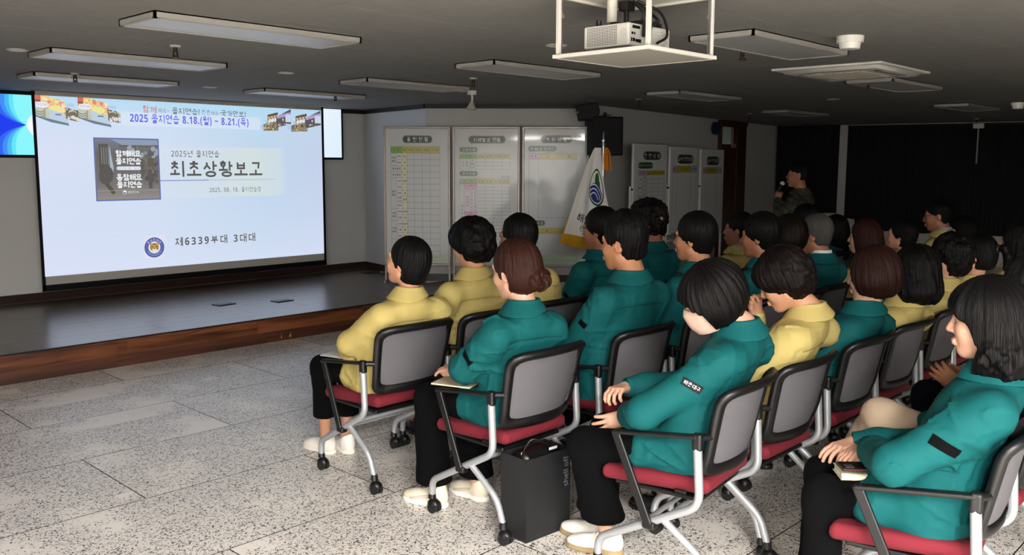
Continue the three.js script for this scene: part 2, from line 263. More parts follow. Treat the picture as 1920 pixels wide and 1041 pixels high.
{ // stage
  const st = new THREE.Group(); st.name = 'stage'; st.userData.kind = 'structure'; scene.add(st);
  const shape = new THREE.Shape([[-3.5, -STAGE_Z - 0.0], [8.0, -STAGE_Z], [WC[0] - .3, 7.2], [WB[0], 8.27], [7.42, 9.9], [-3.5, 9.9]].map((p) => new THREE.Vector2(p[0], p[1])));
  const g = new THREE.ExtrudeGeometry(shape, { depth: STAGE_H - 0.03, bevelEnabled: false }).rotateX(-Math.PI / 2); mesh('stage_base', g, M.black, st);
  const boardMat = new THREE.MeshPhysicalMaterial({ color: 0xffffff, map: stageTex, roughness: 0.3, clearcoat: 0.35, clearcoatRoughness: 0.22 });
  const vs = [0, 1, 2].map((k) => { const gg = bx(1.196, 0.028, 0.196), uv = gg.attributes.uv, p = gg.attributes.position; for (let i = 0; i < p.count; i++) uv.setXY(i, p.getX(i) * .5 + k * .31, p.getZ(i) * 1.1 + k * .27); return gg; });
  let n = 0;
  for (let j = 0; j < 13; j++) for (let i = 0; i < 9; i++) {
    const z = STAGE_Z - .1 - .198 * j, x = -1.2 + 1.198 * i + (j % 3) * .4; if (x > 7.3 && z > -9.9 && z < -7.6 && x > 7.42 + (z + 9.9) * -.18) continue; if (z < WALL_Z + .05) continue;
    const t = mesh('floor_board', vs[n % 3], boardMat, st); t.position.set(Math.min(x, 6.85 + .6), STAGE_H - .0142 + .0002 * (n % 2), z); n++;
  }
  // fascia planks of differing brown, and the darker kick board below
  const r = rng(41); let x = -3.4, k = 0;
  while (x < 7.9) {
    const L = 1.05 + r() * .7, w = Math.min(L, 7.95 - x), gg = bx(w - .002, 0.125, 0.022, w / 2, 0, 0), uv = gg.attributes.uv, p = gg.attributes.position, o = r(), tone = .8 + r() * .45;
    for (let i = 0; i < p.count; i++) uv.setXY(i, p.getX(i) * .55 + o, p.getY(i) * 2.2 + o);
    const m = mesh('fascia_plank', gg, std(new THREE.Color(tone, tone * .97, tone * .92), 0.42, { map: woodFasciaTex }), st); m.position.set(x, STAGE_H - .07, STAGE_Z + .012); x += w; k++;
  }
  x = -3.4; while (x < 7.9) { const w = Math.min(2.4, 7.95 - x), gg = bx(w - .002, .11, .016, w / 2, 0, 0), uv = gg.attributes.uv, p = gg.attributes.position; for (let i = 0; i < p.count; i++) uv.setXY(i, p.getX(i) * .4 + x, p.getY(i) * 2); const m = mesh('kick_board', gg, std(0xffffff, .5, { map: woodKickTex }), st); m.position.set(x, 0.056, STAGE_Z + .006); x += w; }
  mesh('stage_edge', bx(11.4, 0.012, 0.03, 2.25, STAGE_H - .002, STAGE_Z + .01), std(0x1b120e, .3), st);
  mesh('worn_patch', merge(new THREE.ConeGeometry(.02, .045, 3).scale(1, 1, .1).translate(4.46, .045, STAGE_Z + .0155), new THREE.ConeGeometry(.024, .05, 4).scale(1, 1, .1).translate(4.56, .05, STAGE_Z + .0155)), std(0xa8794c, .8), st);
}
for (const [x, z, a, l] of [[4.43, -8.35, .1, 'dark floor outlet plate on the stage boards, left of the pair'], [4.98, -8.13, .05, 'dark floor outlet plate on the stage boards, right of the pair']]) {
  const o = thing('floor_outlet', l, 'outlet', [x, STAGE_H, z], a, 'floor outlets on the stage'); mesh('cover', rbx(0.2, 0.008, 0.14, .003, 0, .004, 0), M.plastic, o); mesh('lid', bx(0.13, .004, .08, 0, .009, 0), std(0x3a3634, .4), o);
}
// ---------------------------------------------------------------- front wall: displays and projection screen
const frameAt = (g, a, b) => { g.position.set(a[0], g.position.y, a[1]); g.rotation.y = Math.atan2(-(b[1] - a[1]), b[0] - a[0]); return g; };
function display(x0, x1, y0, y1, label, tex) {
  const t = thing('wall_display', label, 'monitor', [(x0 + x1) / 2, (y0 + y1) / 2, WALL_Z]); const w = x1 - x0, h = y1 - y0;
  mesh('housing', rbx(w, h, 0.06, 0.008, 0, 0, 0.045), M.black, t);
  mesh('wall_mount', bx(w * .5, h * .5, 0.03, 0, 0, 0.015), M.black, t);
  mesh('screen', bx(w - .07, h - .06, 0.004, 0, .0, .0765), std(0x050505, .3, { emissive: 0xffffff, emissiveMap: tex, emissiveIntensity: 1.0 }), t);
  return t;
}
const swirl = canvasTex(1024, 512, (c, w, h) => {
  c.fillStyle = '#1a3cf0'; c.fillRect(0, 0, w, h); const cx = w * .855, cy = h * .5;
  const petals = [['#2f66f2', 250], ['#3f8ff5', 200], ['#49b9f3', 165], ['#63e4f8', 130], ['#8af6fb', 95]];
  for (const s of [-1, 1]) for (const [col, r] of petals) { c.fillStyle = col; c.beginPath(); c.moveTo(cx, cy); c.bezierCurveTo(cx - r * .9, cy + s * 60, cx - r * 1.0, cy + s * 190, cx - r * .7, cy + s * 330); c.lineTo(w, cy + s * 330); c.lineTo(w, cy); c.closePath(); c.fill(); }
  c.fillStyle = '#f4fbff'; c.beginPath(); c.moveTo(cx, cy); c.bezierCurveTo(cx + 10, cy - 70, cx + 60, cy - 120, w, cy - 150); c.lineTo(w, cy + 170); c.bezierCurveTo(cx + 60, cy + 120, cx + 10, cy + 60, cx, cy); c.fill();
});
const pale = canvasTex(256, 128, (c, w, h) => { const g = c.createLinearGradient(0, 0, w, h); g.addColorStop(0, '#fdfeff'); g.addColorStop(1, '#ddeefc'); c.fillStyle = g; c.fillRect(0, 0, w, h); });
display(1.9, 3.36, 1.735, 2.4, 'wide wall display with blue petal shapes left of the projection screen', swirl);
display(5.6, 7.03, 1.735, 2.43, 'wall display with a blank white picture right of the projection screen', pale);
const slide = canvasTex(2048, 1110, (c, w, h) => {
  const X = (x) => (x - 3.157) / (6.556 - 3.157) * w, Y = (y) => (2.362 - y) / (2.362 - 0.518) * h, S = w / 3.4;
  let g = c.createLinearGradient(0, 0, w, 0); g.addColorStop(0, '#dfe6fb'); g.addColorStop(.35, '#dae6fa'); g.addColorStop(.75, '#c4ddf2'); g.addColorStop(1, '#cad6f0'); c.fillStyle = g; c.fillRect(0, 0, w, h);
  g = c.createLinearGradient(0, 0, 0, h); g.addColorStop(0, 'rgba(180,225,250,.8)'); g.addColorStop(.13, 'rgba(190,228,250,.25)'); g.addColorStop(.3, 'rgba(200,220,245,0)'); g.addColorStop(1, 'rgba(222,230,252,.75)'); c.fillStyle = g; c.fillRect(0, 0, w, h);
  // montage strips of small printed pictures, left and right
  const r = rng(7);
  const blotch = (x0, y0, x1, y1, cols, n, s) => { for (let i = 0; i < n; i++) { c.fillStyle = cols[r() * cols.length | 0]; const a = x0 + r() * (x1 - x0), b = y0 + r() * (y1 - y0); c.beginPath(); c.ellipse(a, b, s * (.4 + r()), s * (.3 + .6 * r()), r() * 3, 0, 7); c.fill(); } };
  const clip = (pts, f) => { c.save(); c.beginPath(); pts.forEach((p, i) => (i ? c.lineTo(...p) : c.moveTo(...p))); c.closePath(); c.clip(); f(); c.restore(); };
  const left = (x, wd) => {
    const y0 = Y(2.362), k = wd / 256;
    clip([[x, y0], [x + 60 * k, y0], [x + 178 * k, y0 + 30], [x + 190 * k, y0 + 110], [x + 80 * k, y0 + 96], [x, y0 + 50]], () => { c.fillStyle = '#f2d28e'; c.fillRect(x, y0, wd, 120); blotch(x, y0, x + 190 * k, y0 + 110, ['#efb183', '#f4c39c', '#f6dd8c', '#e98f7c', '#fae6b0', '#f3eecf'], 60, 15 * k); c.fillStyle = '#d9705e'; c.fillRect(x, y0, 34 * k, 26); c.fillStyle = '#8c5a50'; c.fillRect(x, y0 + 26, 32 * k, 12); c.fillStyle = '#f4ec9a'; c.beginPath(); c.ellipse(x + 120 * k, y0 + 76, 40 * k, 22, 0, 0, 7); c.fill(); });
    pill(c, x + 4 * k, y0 + 40, 76 * k, 32, '#f3f1fa'); write(c, '주민대피', x + 42 * k, y0 + 47, 15 * k, { color: '#8f9fd0', align: 'center', weight: .08 });
    clip([[x, y0 + 72], [x + 74 * k, y0 + 78], [x + 186 * k, y0 + 112], [x + 196 * k, y0 + 178], [x + 90 * k, y0 + 160], [x, y0 + 128]], () => { c.fillStyle = '#c3d6ea'; c.fillRect(x, y0 + 60, wd, 130); c.fillStyle = '#c9cdb9'; c.beginPath(); c.ellipse(x + 30 * k, y0 + 112, 52 * k, 44, 0, 0, 7); c.fill(); c.strokeStyle = '#6f736b'; c.lineWidth = 4; for (let i = 0; i < 5; i++) { c.beginPath(); c.arc(x + 26 * k, y0 + 70 + i * 14, 32 * k, .3, 2.6); c.stroke(); } c.fillStyle = '#71848f'; c.beginPath(); c.moveTo(x, y0 + 122); c.lineTo(x + 196 * k, y0 + 165); c.lineTo(x + 196 * k, y0 + 190); c.lineTo(x, y0 + 140); c.fill(); c.fillStyle = '#6d7f8f'; c.fillRect(x + 116 * k, y0 + 108, 36 * k, 8); });
    clip([[x + 176 * k, y0 + 66], [x + 256 * k, y0 + 82], [x + 256 * k, y0 + 152], [x + 180 * k, y0 + 138]], () => { c.fillStyle = '#7a7468'; c.fillRect(x + 170 * k, y0 + 60, 100 * k, 110); blotch(x + 176 * k, y0 + 70, x + 256 * k, y0 + 92, ['#e7dcc6', '#5b564d', '#d8ccb4'], 40, 6 * k); blotch(x + 190 * k, y0 + 120, x + 256 * k, y0 + 140, ['#eadfca', '#f3ecdf', '#d9cbd0'], 14, 11 * k); });
    c.fillStyle = 'rgba(160,190,235,.45)'; c.fillRect(x + 184 * k, y0 + 40, 48 * k, 22);
  };
  left(0, X(3.568)); left(X(3.568), 262);
  const right = (x, wd) => {
    const y0 = Y(2.355), k = wd / 240;
    clip([[x, y0 + 50], [x + 100 * k, y0 + 26], [x + 110 * k, y0 + 92], [x + 104 * k, y0 + 160], [x - 42 * k, y0 + 166], [x - 42 * k, y0 + 118], [x, y0 + 112]], () => { c.fillStyle = '#8d8069'; c.fillRect(x - 50 * k, y0, wd, 200); for (let i = 0; i < 4; i++) { const a = x + (16 + 27 * i) * k; c.fillStyle = '#5b4a3b'; c.beginPath(); c.ellipse(a, y0 + 54 - i * 5, 13 * k, 10, 0, 0, 7); c.fill(); c.fillStyle = '#e0c9ab'; c.beginPath(); c.ellipse(a, y0 + 68 - i * 5, 8 * k, 8, 0, 0, 7); c.fill(); c.fillStyle = '#e6e2ea'; c.beginPath(); c.ellipse(a + 4, y0 + 92 - i * 5, 13 * k, 17, .5, 0, 7); c.fill(); } blotch(x - 42 * k, y0 + 112, x + 104 * k, y0 + 166, ['#6b604d', '#94866b', '#b9a98c', '#4e463a', '#d7c9a0'], 70, 8 * k); });
    clip([[x + 84 * k, y0 + 62], [x + 232 * k, y0 - 2], [x + 232 * k, y0 + 108], [x + 90 * k, y0 + 138]], () => { c.fillStyle = '#5f5a5c'; c.fillRect(x + 80 * k, y0 - 10, 170 * k, 160); c.save(); c.translate(x + 94 * k, y0 + 76); c.rotate(-.24); c.fillStyle = '#a78fc6'; c.fillRect(0, -26, 160 * k, 26); write(c, '을지연습 상황실', 8, -22, 17 * k, { color: '#e6dcf4', weight: .09 }); c.restore(); c.fillStyle = '#cfdaf0'; c.fillRect(x + 176 * k, y0 + 40, 60 * k, 56); blotch(x + 86 * k, y0 + 108, x + 232 * k, y0 + 136, ['#e5e4e2', '#57544f', '#b5b7bd'], 46, 6 * k); c.fillStyle = '#e9e6b5'; c.beginPath(); c.ellipse(x + 152 * k, y0 + 80, 6, 9, 0, 0, 7); c.fill(); });
    c.fillStyle = 'rgba(170,195,235,.5)'; c.fillRect(x - 76 * k, y0 + 126, 32 * k, 26); c.fillRect(x - 24 * k, y0 + 88, 22 * k, 24);
  };
  right(X(5.78), 205); right(X(6.175), 232);
  // headline
  const hy = Y(2.305);
  write(c, '함께', X(4.245), hy - 6, 46, { color: '#cf4a4d', weight: .07, round: 1, tilt: .05 }); write(c, '해요~', X(4.415), hy + 8, 29, { color: '#5e6a78', weight: .06, round: 1 });
  write(c, '을지연습!', X(4.575), hy - 2, 46, { gap: .02, color: '#4e5357', weight: .085 }); write(c, '튼튼', X(4.925), hy + 4, 34, { color: '#5a8fc9', weight: .07, round: 1 }); write(c, '해요~', X(5.045), hy + 10, 27, { color: '#5e6a78', weight: .06, round: 1 }); write(c, '국가안보!', X(5.165), hy, 45, { gap: .02, color: '#4e5357', weight: .085 });
  c.fillStyle = 'rgba(235,240,252,.5)'; c.fillRect(X(3.98), Y(2.235), X(5.68) - X(3.98), 88);
  const title = '2025 을지연습 8.18.(월) ~ 8.21.(목)'; c.font = 'bold 10px sans-serif';
  write(c, title, X(4.10), Y(2.225), 62, { color: '#6668ee', weight: .105, squash: .755, gap: .05, space: .34 });
  // card
  const cx = X(3.705), cy = Y(1.953), cw = X(4.41) - cx, ch = Y(1.278) - cy;
  c.fillStyle = '#6a76ab'; c.fillRect(cx, cy, cw, ch); c.fillStyle = '#7d7c7e'; c.fillRect(cx + 9, cy + 9, cw - 18, ch - 18);
  c.save(); c.beginPath(); c.rect(cx + 9, cy + 9, cw - 18, ch - 18); c.clip();
  g = c.createLinearGradient(0, cy, 0, cy + ch); g.addColorStop(0, '#7d8596'); g.addColorStop(.25, '#6d6a6a'); g.addColorStop(.7, '#777370'); g.addColorStop(1, '#9a948e'); c.fillStyle = g; c.fillRect(cx, cy, cw, ch);
  c.fillStyle = '#93a0b8'; c.beginPath(); c.moveTo(cx + 90, cy); c.lineTo(cx + cw, cy); c.lineTo(cx + cw, cy + 40); c.lineTo(cx + 200, cy + 55); c.fill();
  c.fillStyle = '#5f5a57'; c.fillRect(cx + 30, cy + 40, 60, 190); c.fillStyle = '#8b8a8e'; for (let i = 0; i < 5; i++) c.fillRect(cx + 45 + i * 14, cy + 60, 5, 110); c.fillStyle = '#a9bcc9'; c.beginPath(); c.moveTo(cx + 96, cy + 40); c.lineTo(cx + 120, cy + 190); c.lineTo(cx + 112, cy + 250); c.lineTo(cx + 96, cy + 180); c.fill();
  c.fillStyle = '#6a655f'; c.fillRect(cx + 160, cy + 45, 260, 14); blotch(cx + 220, cy + 60, cx + cw, cy + 120, ['#8f8f98', '#75726f', '#a0a5b2', '#66625f'], 30, 20); blotch(cx + 290, cy + 140, cx + cw - 10, cy + 290, ['#64605a', '#706b64', '#5a5752', '#7b766f'], 40, 24);
  c.strokeStyle = '#5b5753'; c.lineWidth = 26; c.lineCap = 'round'; c.beginPath(); c.moveTo(cx + 50, cy + 180); c.lineTo(cx + 60, cy + 280); c.lineTo(cx + 110, cy + 350); c.stroke(); c.fillStyle = '#5f5b58'; c.beginPath(); c.ellipse(cx + 70, cy + 240, 45, 60, .2, 0, 7); c.fill(); c.fillRect(cx + 345, cy + 200, 26, 130); c.fillStyle = '#a39d97'; c.fillRect(cx, cy + 338, cw, 4);
  c.restore();
  for (const [t, y] of [['함께해요', 78], ['을지연습', 127], ['동참해요', 232], ['을지연습', 280]]) { write(c, t, cx + 218, cy + y, 43, { color: '#f4f8fc', weight: .17, gap: -.03, align: 'center' }); }
  pill(c, cx + 138, cy + 184, 160, 23, '#eef3fb'); write(c, '2025년 8월 18일 ~ 8월 21일', cx + 218, cy + 190, 11, { color: '#7d93c4', align: 'center', weight: .09 });
  c.fillStyle = '#f4f4f6'; c.beginPath(); c.arc(cx + 184, cy + 352, 13, 0, 7); c.fill(); c.fillStyle = '#5563a8'; c.beginPath(); c.arc(cx + 184, cy + 352, 10, .3, 3.4); c.fill(); write(c, '행정안전부', cx + 204, cy + 345, 15, { color: '#f0f0f2', weight: .1, gap: -.02 });
  // right hand text block on its pale panel
  g = c.createLinearGradient(X(4.41), 0, X(6.05), 0); g.addColorStop(0, 'rgba(226,232,238,.25)'); g.addColorStop(.7, 'rgba(222,232,226,.75)'); g.addColorStop(.93, 'rgba(222,232,230,.5)'); g.addColorStop(1, 'rgba(215,228,235,0)'); c.fillStyle = g; c.beginPath(); c.roundRect(X(4.41), Y(1.87), X(6.08) - X(4.41), Y(1.29) - Y(1.87), [0, 90, 90, 0]); c.fill();
  write(c, '2025년 을지연습', X(4.545), Y(1.832), 48, { color: '#5c5c5c', weight: .085, squash: .86 });
  write(c, '최초상황보고', X(4.522), Y(1.712), 112, { color: '#5a5957', weight: .12, gap: .06 });
  c.fillStyle = '#8fa2d4'; c.fillRect(X(4.41), Y(1.495), X(4.985) - X(4.41), 7); c.fillStyle = '#bccbe0'; c.fillRect(X(4.985), Y(1.494), X(5.87) - X(4.985), 6);
  write(c, '2025. 08. 18. 을지연습장', X(4.99), Y(1.405), 37, { color: '#63676a', weight: .07, squash: .82 });
  // unit line and round badge
  write(c, '제6339부대 3대대', X(4.55), Y(.845), 64, { color: '#5b564f', weight: .11, gap: .24, squash: .88 });
  const bx0 = X(4.31), by0 = Y(.745); c.fillStyle = 'rgba(232,230,246,.9)'; c.fillRect(bx0 - 72, by0 - 84, 146, 158);
  c.fillStyle = '#5f69b2'; c.beginPath(); c.arc(bx0, by0, 65, 0, 7); c.fill(); c.strokeStyle = '#4a5290'; c.lineWidth = 5; c.stroke(); c.fillStyle = '#e3e1ee'; c.beginPath(); c.arc(bx0, by0, 41, 0, 7); c.fill();
  [...'충성호대대'].forEach((t, i) => { c.save(); c.translate(bx0, by0); c.rotate((i - 2) * .42); write(c, t, -8, -61, 16, { color: '#eceaf8', weight: .1 }); c.restore(); });
  c.strokeStyle = '#aeb3dd'; c.lineWidth = 6; c.setLineDash([5, 4]); c.beginPath(); c.arc(bx0, by0, 53, .5, 2.64); c.stroke(); c.setLineDash([]);
  c.fillStyle = '#c9a24a'; c.beginPath(); c.ellipse(bx0, by0 - 2, 29, 27, 0, 0, 7); c.fill(); for (const s of [-1, 1]) { c.beginPath(); c.arc(bx0 + s * 22, by0 - 23, 9, 0, 7); c.fill(); }
  c.strokeStyle = '#4d4536'; c.lineWidth = 4; for (const s of [-1, 1]) for (let i = 0; i < 3; i++) { c.beginPath(); c.moveTo(bx0 + s * 28, by0 - 12 + i * 11); c.lineTo(bx0 + s * 15, by0 - 8 + i * 9); c.stroke(); } for (const s of [-1, 0, 1]) { c.beginPath(); c.moveTo(bx0 + s * 8, by0 - 28); c.lineTo(bx0 + s * 5, by0 - 17); c.stroke(); }
  c.fillStyle = '#efe9e2'; c.beginPath(); c.ellipse(bx0, by0 + 16, 14, 12, 0, 0, 7); c.fill(); c.fillStyle = '#3d372e'; for (const s of [-1, 1]) { c.beginPath(); c.ellipse(bx0 + s * 11, by0 - 5, 4, 3, 0, 0, 7); c.fill(); } c.beginPath(); c.ellipse(bx0, by0 + 8, 5, 4, 0, 0, 7); c.fill();
});
{
  const z = -9.66, t = thing('projection_screen', 'large drop-down projection screen showing a pale blue slide above the stage', 'projection screen', [0, 0, z]);
  const x0 = 3.127, x1 = 6.592, y0 = .375, y1 = CEIL - .005, b = .034;
  mesh('fabric', bx(x1 - x0 - 2 * b, y1 - y0 - .05, .003, (x0 + x1) / 2, (y0 + y1) / 2 + .025, 0), std(0xa8a59d, .9), t);
  mesh('black_border', merge(bx(b, y1 - y0, .004, x0 + b / 2, (y0 + y1) / 2, .0005), bx(b, y1 - y0, .004, x1 - b / 2, (y0 + y1) / 2, .0005), bx(x1 - x0, .055, .004, (x0 + x1) / 2, y0 + .0275, .0005)), M.black, t);
  mesh('weight_bar', cyl(.012, .012, x1 - x0, 12).rotateZ(Math.PI / 2).translate((x0 + x1) / 2, y0, 0), M.black, t);
  mesh('picture', bx(6.556 - 3.157, 2.362 - .518, .002, (6.556 + 3.157) / 2, (2.362 + .518) / 2, .003), std(0x111111, .9, { emissive: 0xffffff, emissiveMap: slide, emissiveIntensity: SCREEN_GLOW }), t);
  const L = new THREE.RectAreaLight(0xd8e6ff, SCREEN_LIGHT, 3.4, 1.84); L.position.set((6.556 + 3.157) / 2, 1.44, .02); L.rotation.y = Math.PI; t.add(L);
}
// ---------------------------------------------------------------- status boards on the stage
const cell = (c, x, y, w, h, fill, text, o = {}) => { if (fill) { c.fillStyle = fill; c.fillRect(x, y, w, h); } if (!o.noline) { c.strokeStyle = 'rgba(60,60,64,.75)'; c.lineWidth = 1.6; c.strokeRect(x, y, w, h); } if (text) { const ls = text.split('\n'), s = o.size ?? 18; ls.forEach((l, i) => write(c, l, x + w / 2, y + h / 2 + (i - ls.length / 2) * s * 1.7 + s * .35, s, { align: 'center', color: o.color ?? '#2a2a2c', weight: .13, gap: o.gap ?? .25 })); } };
const G1 = '#74a616', G2 = '#bdb23a', PK = '#d9a7cf', YL = '#c4b428', BL = '#aebfe0', DK = '#06140a', GR = '#174a1f';
const head = (c, w, t, y = 60, pw = 285) => { pill(c, w / 2 - pw / 2 + 8, y, pw, 66, DK, '#7d9c80'); write(c, t, w / 2 + 8, y + 15, 37, { align: 'center', color: '#e6ebe4', weight: .13, gap: t.includes(' ') ? .1 : .5 }); };
const bg = (c, w, h) => { c.fillStyle = '#cdd0ce'; c.fillRect(0, 0, w, h); c.fillStyle = '#bccdb4'; c.fillRect(0, h * .93, w, h * .07); };
const board1 = canvasTex(600, 1200, (c, w, h) => {
  bg(c, w, h); head(c, w, '동원현황'); const x = [50, 105, 158, 206, 274, 350, 428, 520], y0 = 158, hh = 58, rh = 54.5;
  cell(c, x[0], y0, x[2] - x[0], hh, G1, '구 분'); ['단위', '계획', '전일', '금일', '누계'].forEach((t, i) => cell(c, x[2 + i], y0, x[3 + i] - x[2 + i], hh, G2, t, { gap: i ? .5 : 0 }));
  const A = [['의료\n동원', 2], ['양곡동원', 1, 1], ['어선동원', 1, 1], ['물자\n동원', 5], ['수송\n동원', 2], ['건설\n동원', 3], ['통신\n동원', 3]], Bq = ['병원', '병상', '', '', '섬유', '연료', '연탄', '농림\n수산', '목재', '업체', '차량', '건설업체', '건물', '장비', '업체', '회선', '차량'], U = ['개소', '개', '톤', '척', '업체', '㎥', '개', '업체', '㎥', '업체', '대', '업체', '동', '대', '개', '회', '대'];
  let r = 0; for (const [t, n, wide] of A) { cell(c, x[0], y0 + hh + r * rh, (wide ? x[2] : x[1]) - x[0], n * rh, null, t, { gap: .15 }); for (let k = 0; k < n; k++, r++) { const y = y0 + hh + r * rh; if (!wide) cell(c, x[1], y, x[2] - x[1], rh, '#dedbe2', Bq[r], { size: Bq[r].length > 2 && !Bq[r].includes('\n') ? 12 : 17, gap: .05 }); cell(c, x[2], y, x[3] - x[2], rh, '#e0ddb8', U[r], { gap: .05 }); for (let i = 3; i < 7; i++) cell(c, x[i], y, x[i + 1] - x[i], rh); } }
});
const board2 = canvasTex(600, 1200, (c, w, h) => {
  bg(c, w, h); head(c, w, '피해발생 현황', 62, 352); const x = [46, 95, 150, 210, 290, 368, 450, 528];
  const sub = (t, y, pw = 178) => { pill(c, 44, y, pw, 46, GR, '#7da57f'); write(c, t, 44 + pw / 2, y + 11, 24, { align: 'center', color: '#dfe9df', weight: .11, gap: .35 }); };
  sub('인명피해', 160); let y = 222; cell(c, x[0], y, x[3] - x[0], 40, G1, '구 분'); ['전일', '금일', '누계', '비고'].forEach((t, i) => cell(c, x[3 + i], y, x[4 + i] - x[3 + i], 40, G2, t, { gap: .6, size: 17 }));
  y += 40; cell(c, x[0], y, x[2] - x[0], 92, null, '인 명\n피 해', { size: 16 }); ['계', '사망자', '부상자'].forEach((t, k) => { cell(c, x[2] - 30, y + k * 31, x[3] - x[2] + 30, 31, null, t, { size: 15 }); for (let i = 3; i < 7; i++) cell(c, x[i], y + k * 31, x[i + 1] - x[i], 31); });
  sub('재산피해', 370); write(c, '(단위: 천원)', 528, 412, 15, { align: 'right', color: '#4b4f80', weight: .09, gap: 0 });
  y = 440; cell(c, x[0], y, x[3] - x[0], 42, '#78a53e', '구 분', { gap: 1.2 }); ['전일', '금일', '누계', '비고'].forEach((t, i) => cell(c, x[3 + i], y, x[4 + i] - x[3 + i], 42, G2, t, { gap: .6, size: 19 }));
  y += 42; const rows = ['계', '행정관서(시설물 등)', '선박', '부두', '철도', '도로', '교량', '기타', '계', '차량(대)', '토지(평)', '주택', '공장', '농작물', '가축', '기타']; const rh = 31;
  cell(c, x[0], y, x[1] - 4 - x[0], rh * rows.length, null, '재\n산\n피\n해'.replace(/\n/g, '\n'), { size: 20 });
  rows.forEach((t, k) => { const full = k === 0 || k === 1 || k >= 8; cell(c, full ? x[1] - 4 : x[2] - 4, y + k * rh, x[3] - (full ? x[1] - 4 : x[2] - 4), rh, t === '계' ? '#cf7cb8' : '#dcd3da', t, { size: k === 1 ? 11 : 17, gap: k === 1 ? 0 : .8 }); for (let i = 3; i < 7; i++) cell(c, x[i], y + k * rh, x[i + 1] - x[i], rh); });
  cell(c, x[1] - 4, y + 2 * rh, x[2] - x[1], rh * 6, '#d9c6d3', '공공\n시설\n(기타\n등)', { size: 15, gap: .1 });
  cell(c, x[0], 1040, x[7] - x[0], 34, YL, '비 고', { gap: 2 }); cell(c, x[0], 1074, x[7] - x[0], 70);
});
const board3 = canvasTex(600, 1200, (c, w, h) => {
  bg(c, w, h); head(c, w, '기타사항', 58, 300);
  const sub = (t, y, pw) => { pill(c, 36, y, pw, 50, GR, '#7da57f'); write(c, t, 36 + pw / 2, y + 13, 25, { align: 'center', color: '#dfe9df', weight: .11, gap: pw > 200 ? .05 : .35 }); };
  sub('문제점 및 개선방안', 148, 275); cell(c, 46, 218, 92, 46, PK, '구 분', { size: 19 }); cell(c, 138, 218, 374, 46, YL, '내      용', { size: 20, gap: 1 }); cell(c, 46, 264, 92, 516); cell(c, 138, 264, 374, 516);
  sub('특기사항', 803, 170); cell(c, 46, 873, 92, 46, PK, '구 분', { size: 19 }); cell(c, 138, 873, 374, 46, YL, '내      용', { size: 20, gap: 1 }); cell(c, 46, 919, 92, 240); cell(c, 138, 919, 374, 240);
});
const waveBump = dataTex(256, 512, (u, v) => { const n = 128 + 90 * noise(u * 3, v * 5, 3) + 28 * noise(u * 9, v * 16, 8); return [n, n, n]; });
function statusBoard(s0, s1, tex, label) {
  const P0 = V3(WB[0] - .7557 * .14, 0, WB[1] + .6549 * .14), d = V3(.65493, 0, .75569), t = thing('status_board', label, 'board', [0, STAGE_H, 0], 0, 'large status boards on the stage');
  const c = P0.clone().addScaledVector(d, (s0 + s1) / 2); t.position.set(c.x, STAGE_H, c.z); t.rotation.y = Math.atan2(-d.z, d.x);
  const w = s1 - s0, y0 = .44 - STAGE_H, y1 = 2.137 - STAGE_H, h = y1 - y0, m = (y0 + y1) / 2, f = .028;
  mesh('panel', bx(w - .02, h - .02, .012, 0, m, -.004), std(0xd9dcd8, .5), t);
  mesh('printed_sheet', bx(w - 2 * f, h - 2 * f, .002, 0, m, .0035), new THREE.MeshPhysicalMaterial({ map: tex, roughness: .3, clearcoat: .45, clearcoatRoughness: .05, bumpMap: waveBump, bumpScale: .005 }), t);
  mesh('frame', merge(rbx(f, h, .03, .006, -w / 2 + f / 2, m, 0), rbx(f, h, .03, .006, w / 2 - f / 2, m, 0), rbx(w, f, .03, .006, 0, y1 - f / 2, 0), rbx(w, f, .03, .006, 0, y0 + f / 2, 0)), M.alu, t);
  for (const s of [-1, 1]) mesh('leg', merge(rbx(.026, y0 + .02, .026, .004, s * (w / 2 - .016), y0 / 2, -.002), bx(.026, .02, .16, s * (w / 2 - .016), .01, .0)), M.alu, t);
}
statusBoard(-.498, .322, board1, 'leftmost large status board with a green and yellow table of many rows');
statusBoard(.346, 1.166, board2, 'middle large status board with two tables and pink row headings');
statusBoard(1.19, 1.996, board3, 'rightmost large status board with two mostly blank ruled boxes');
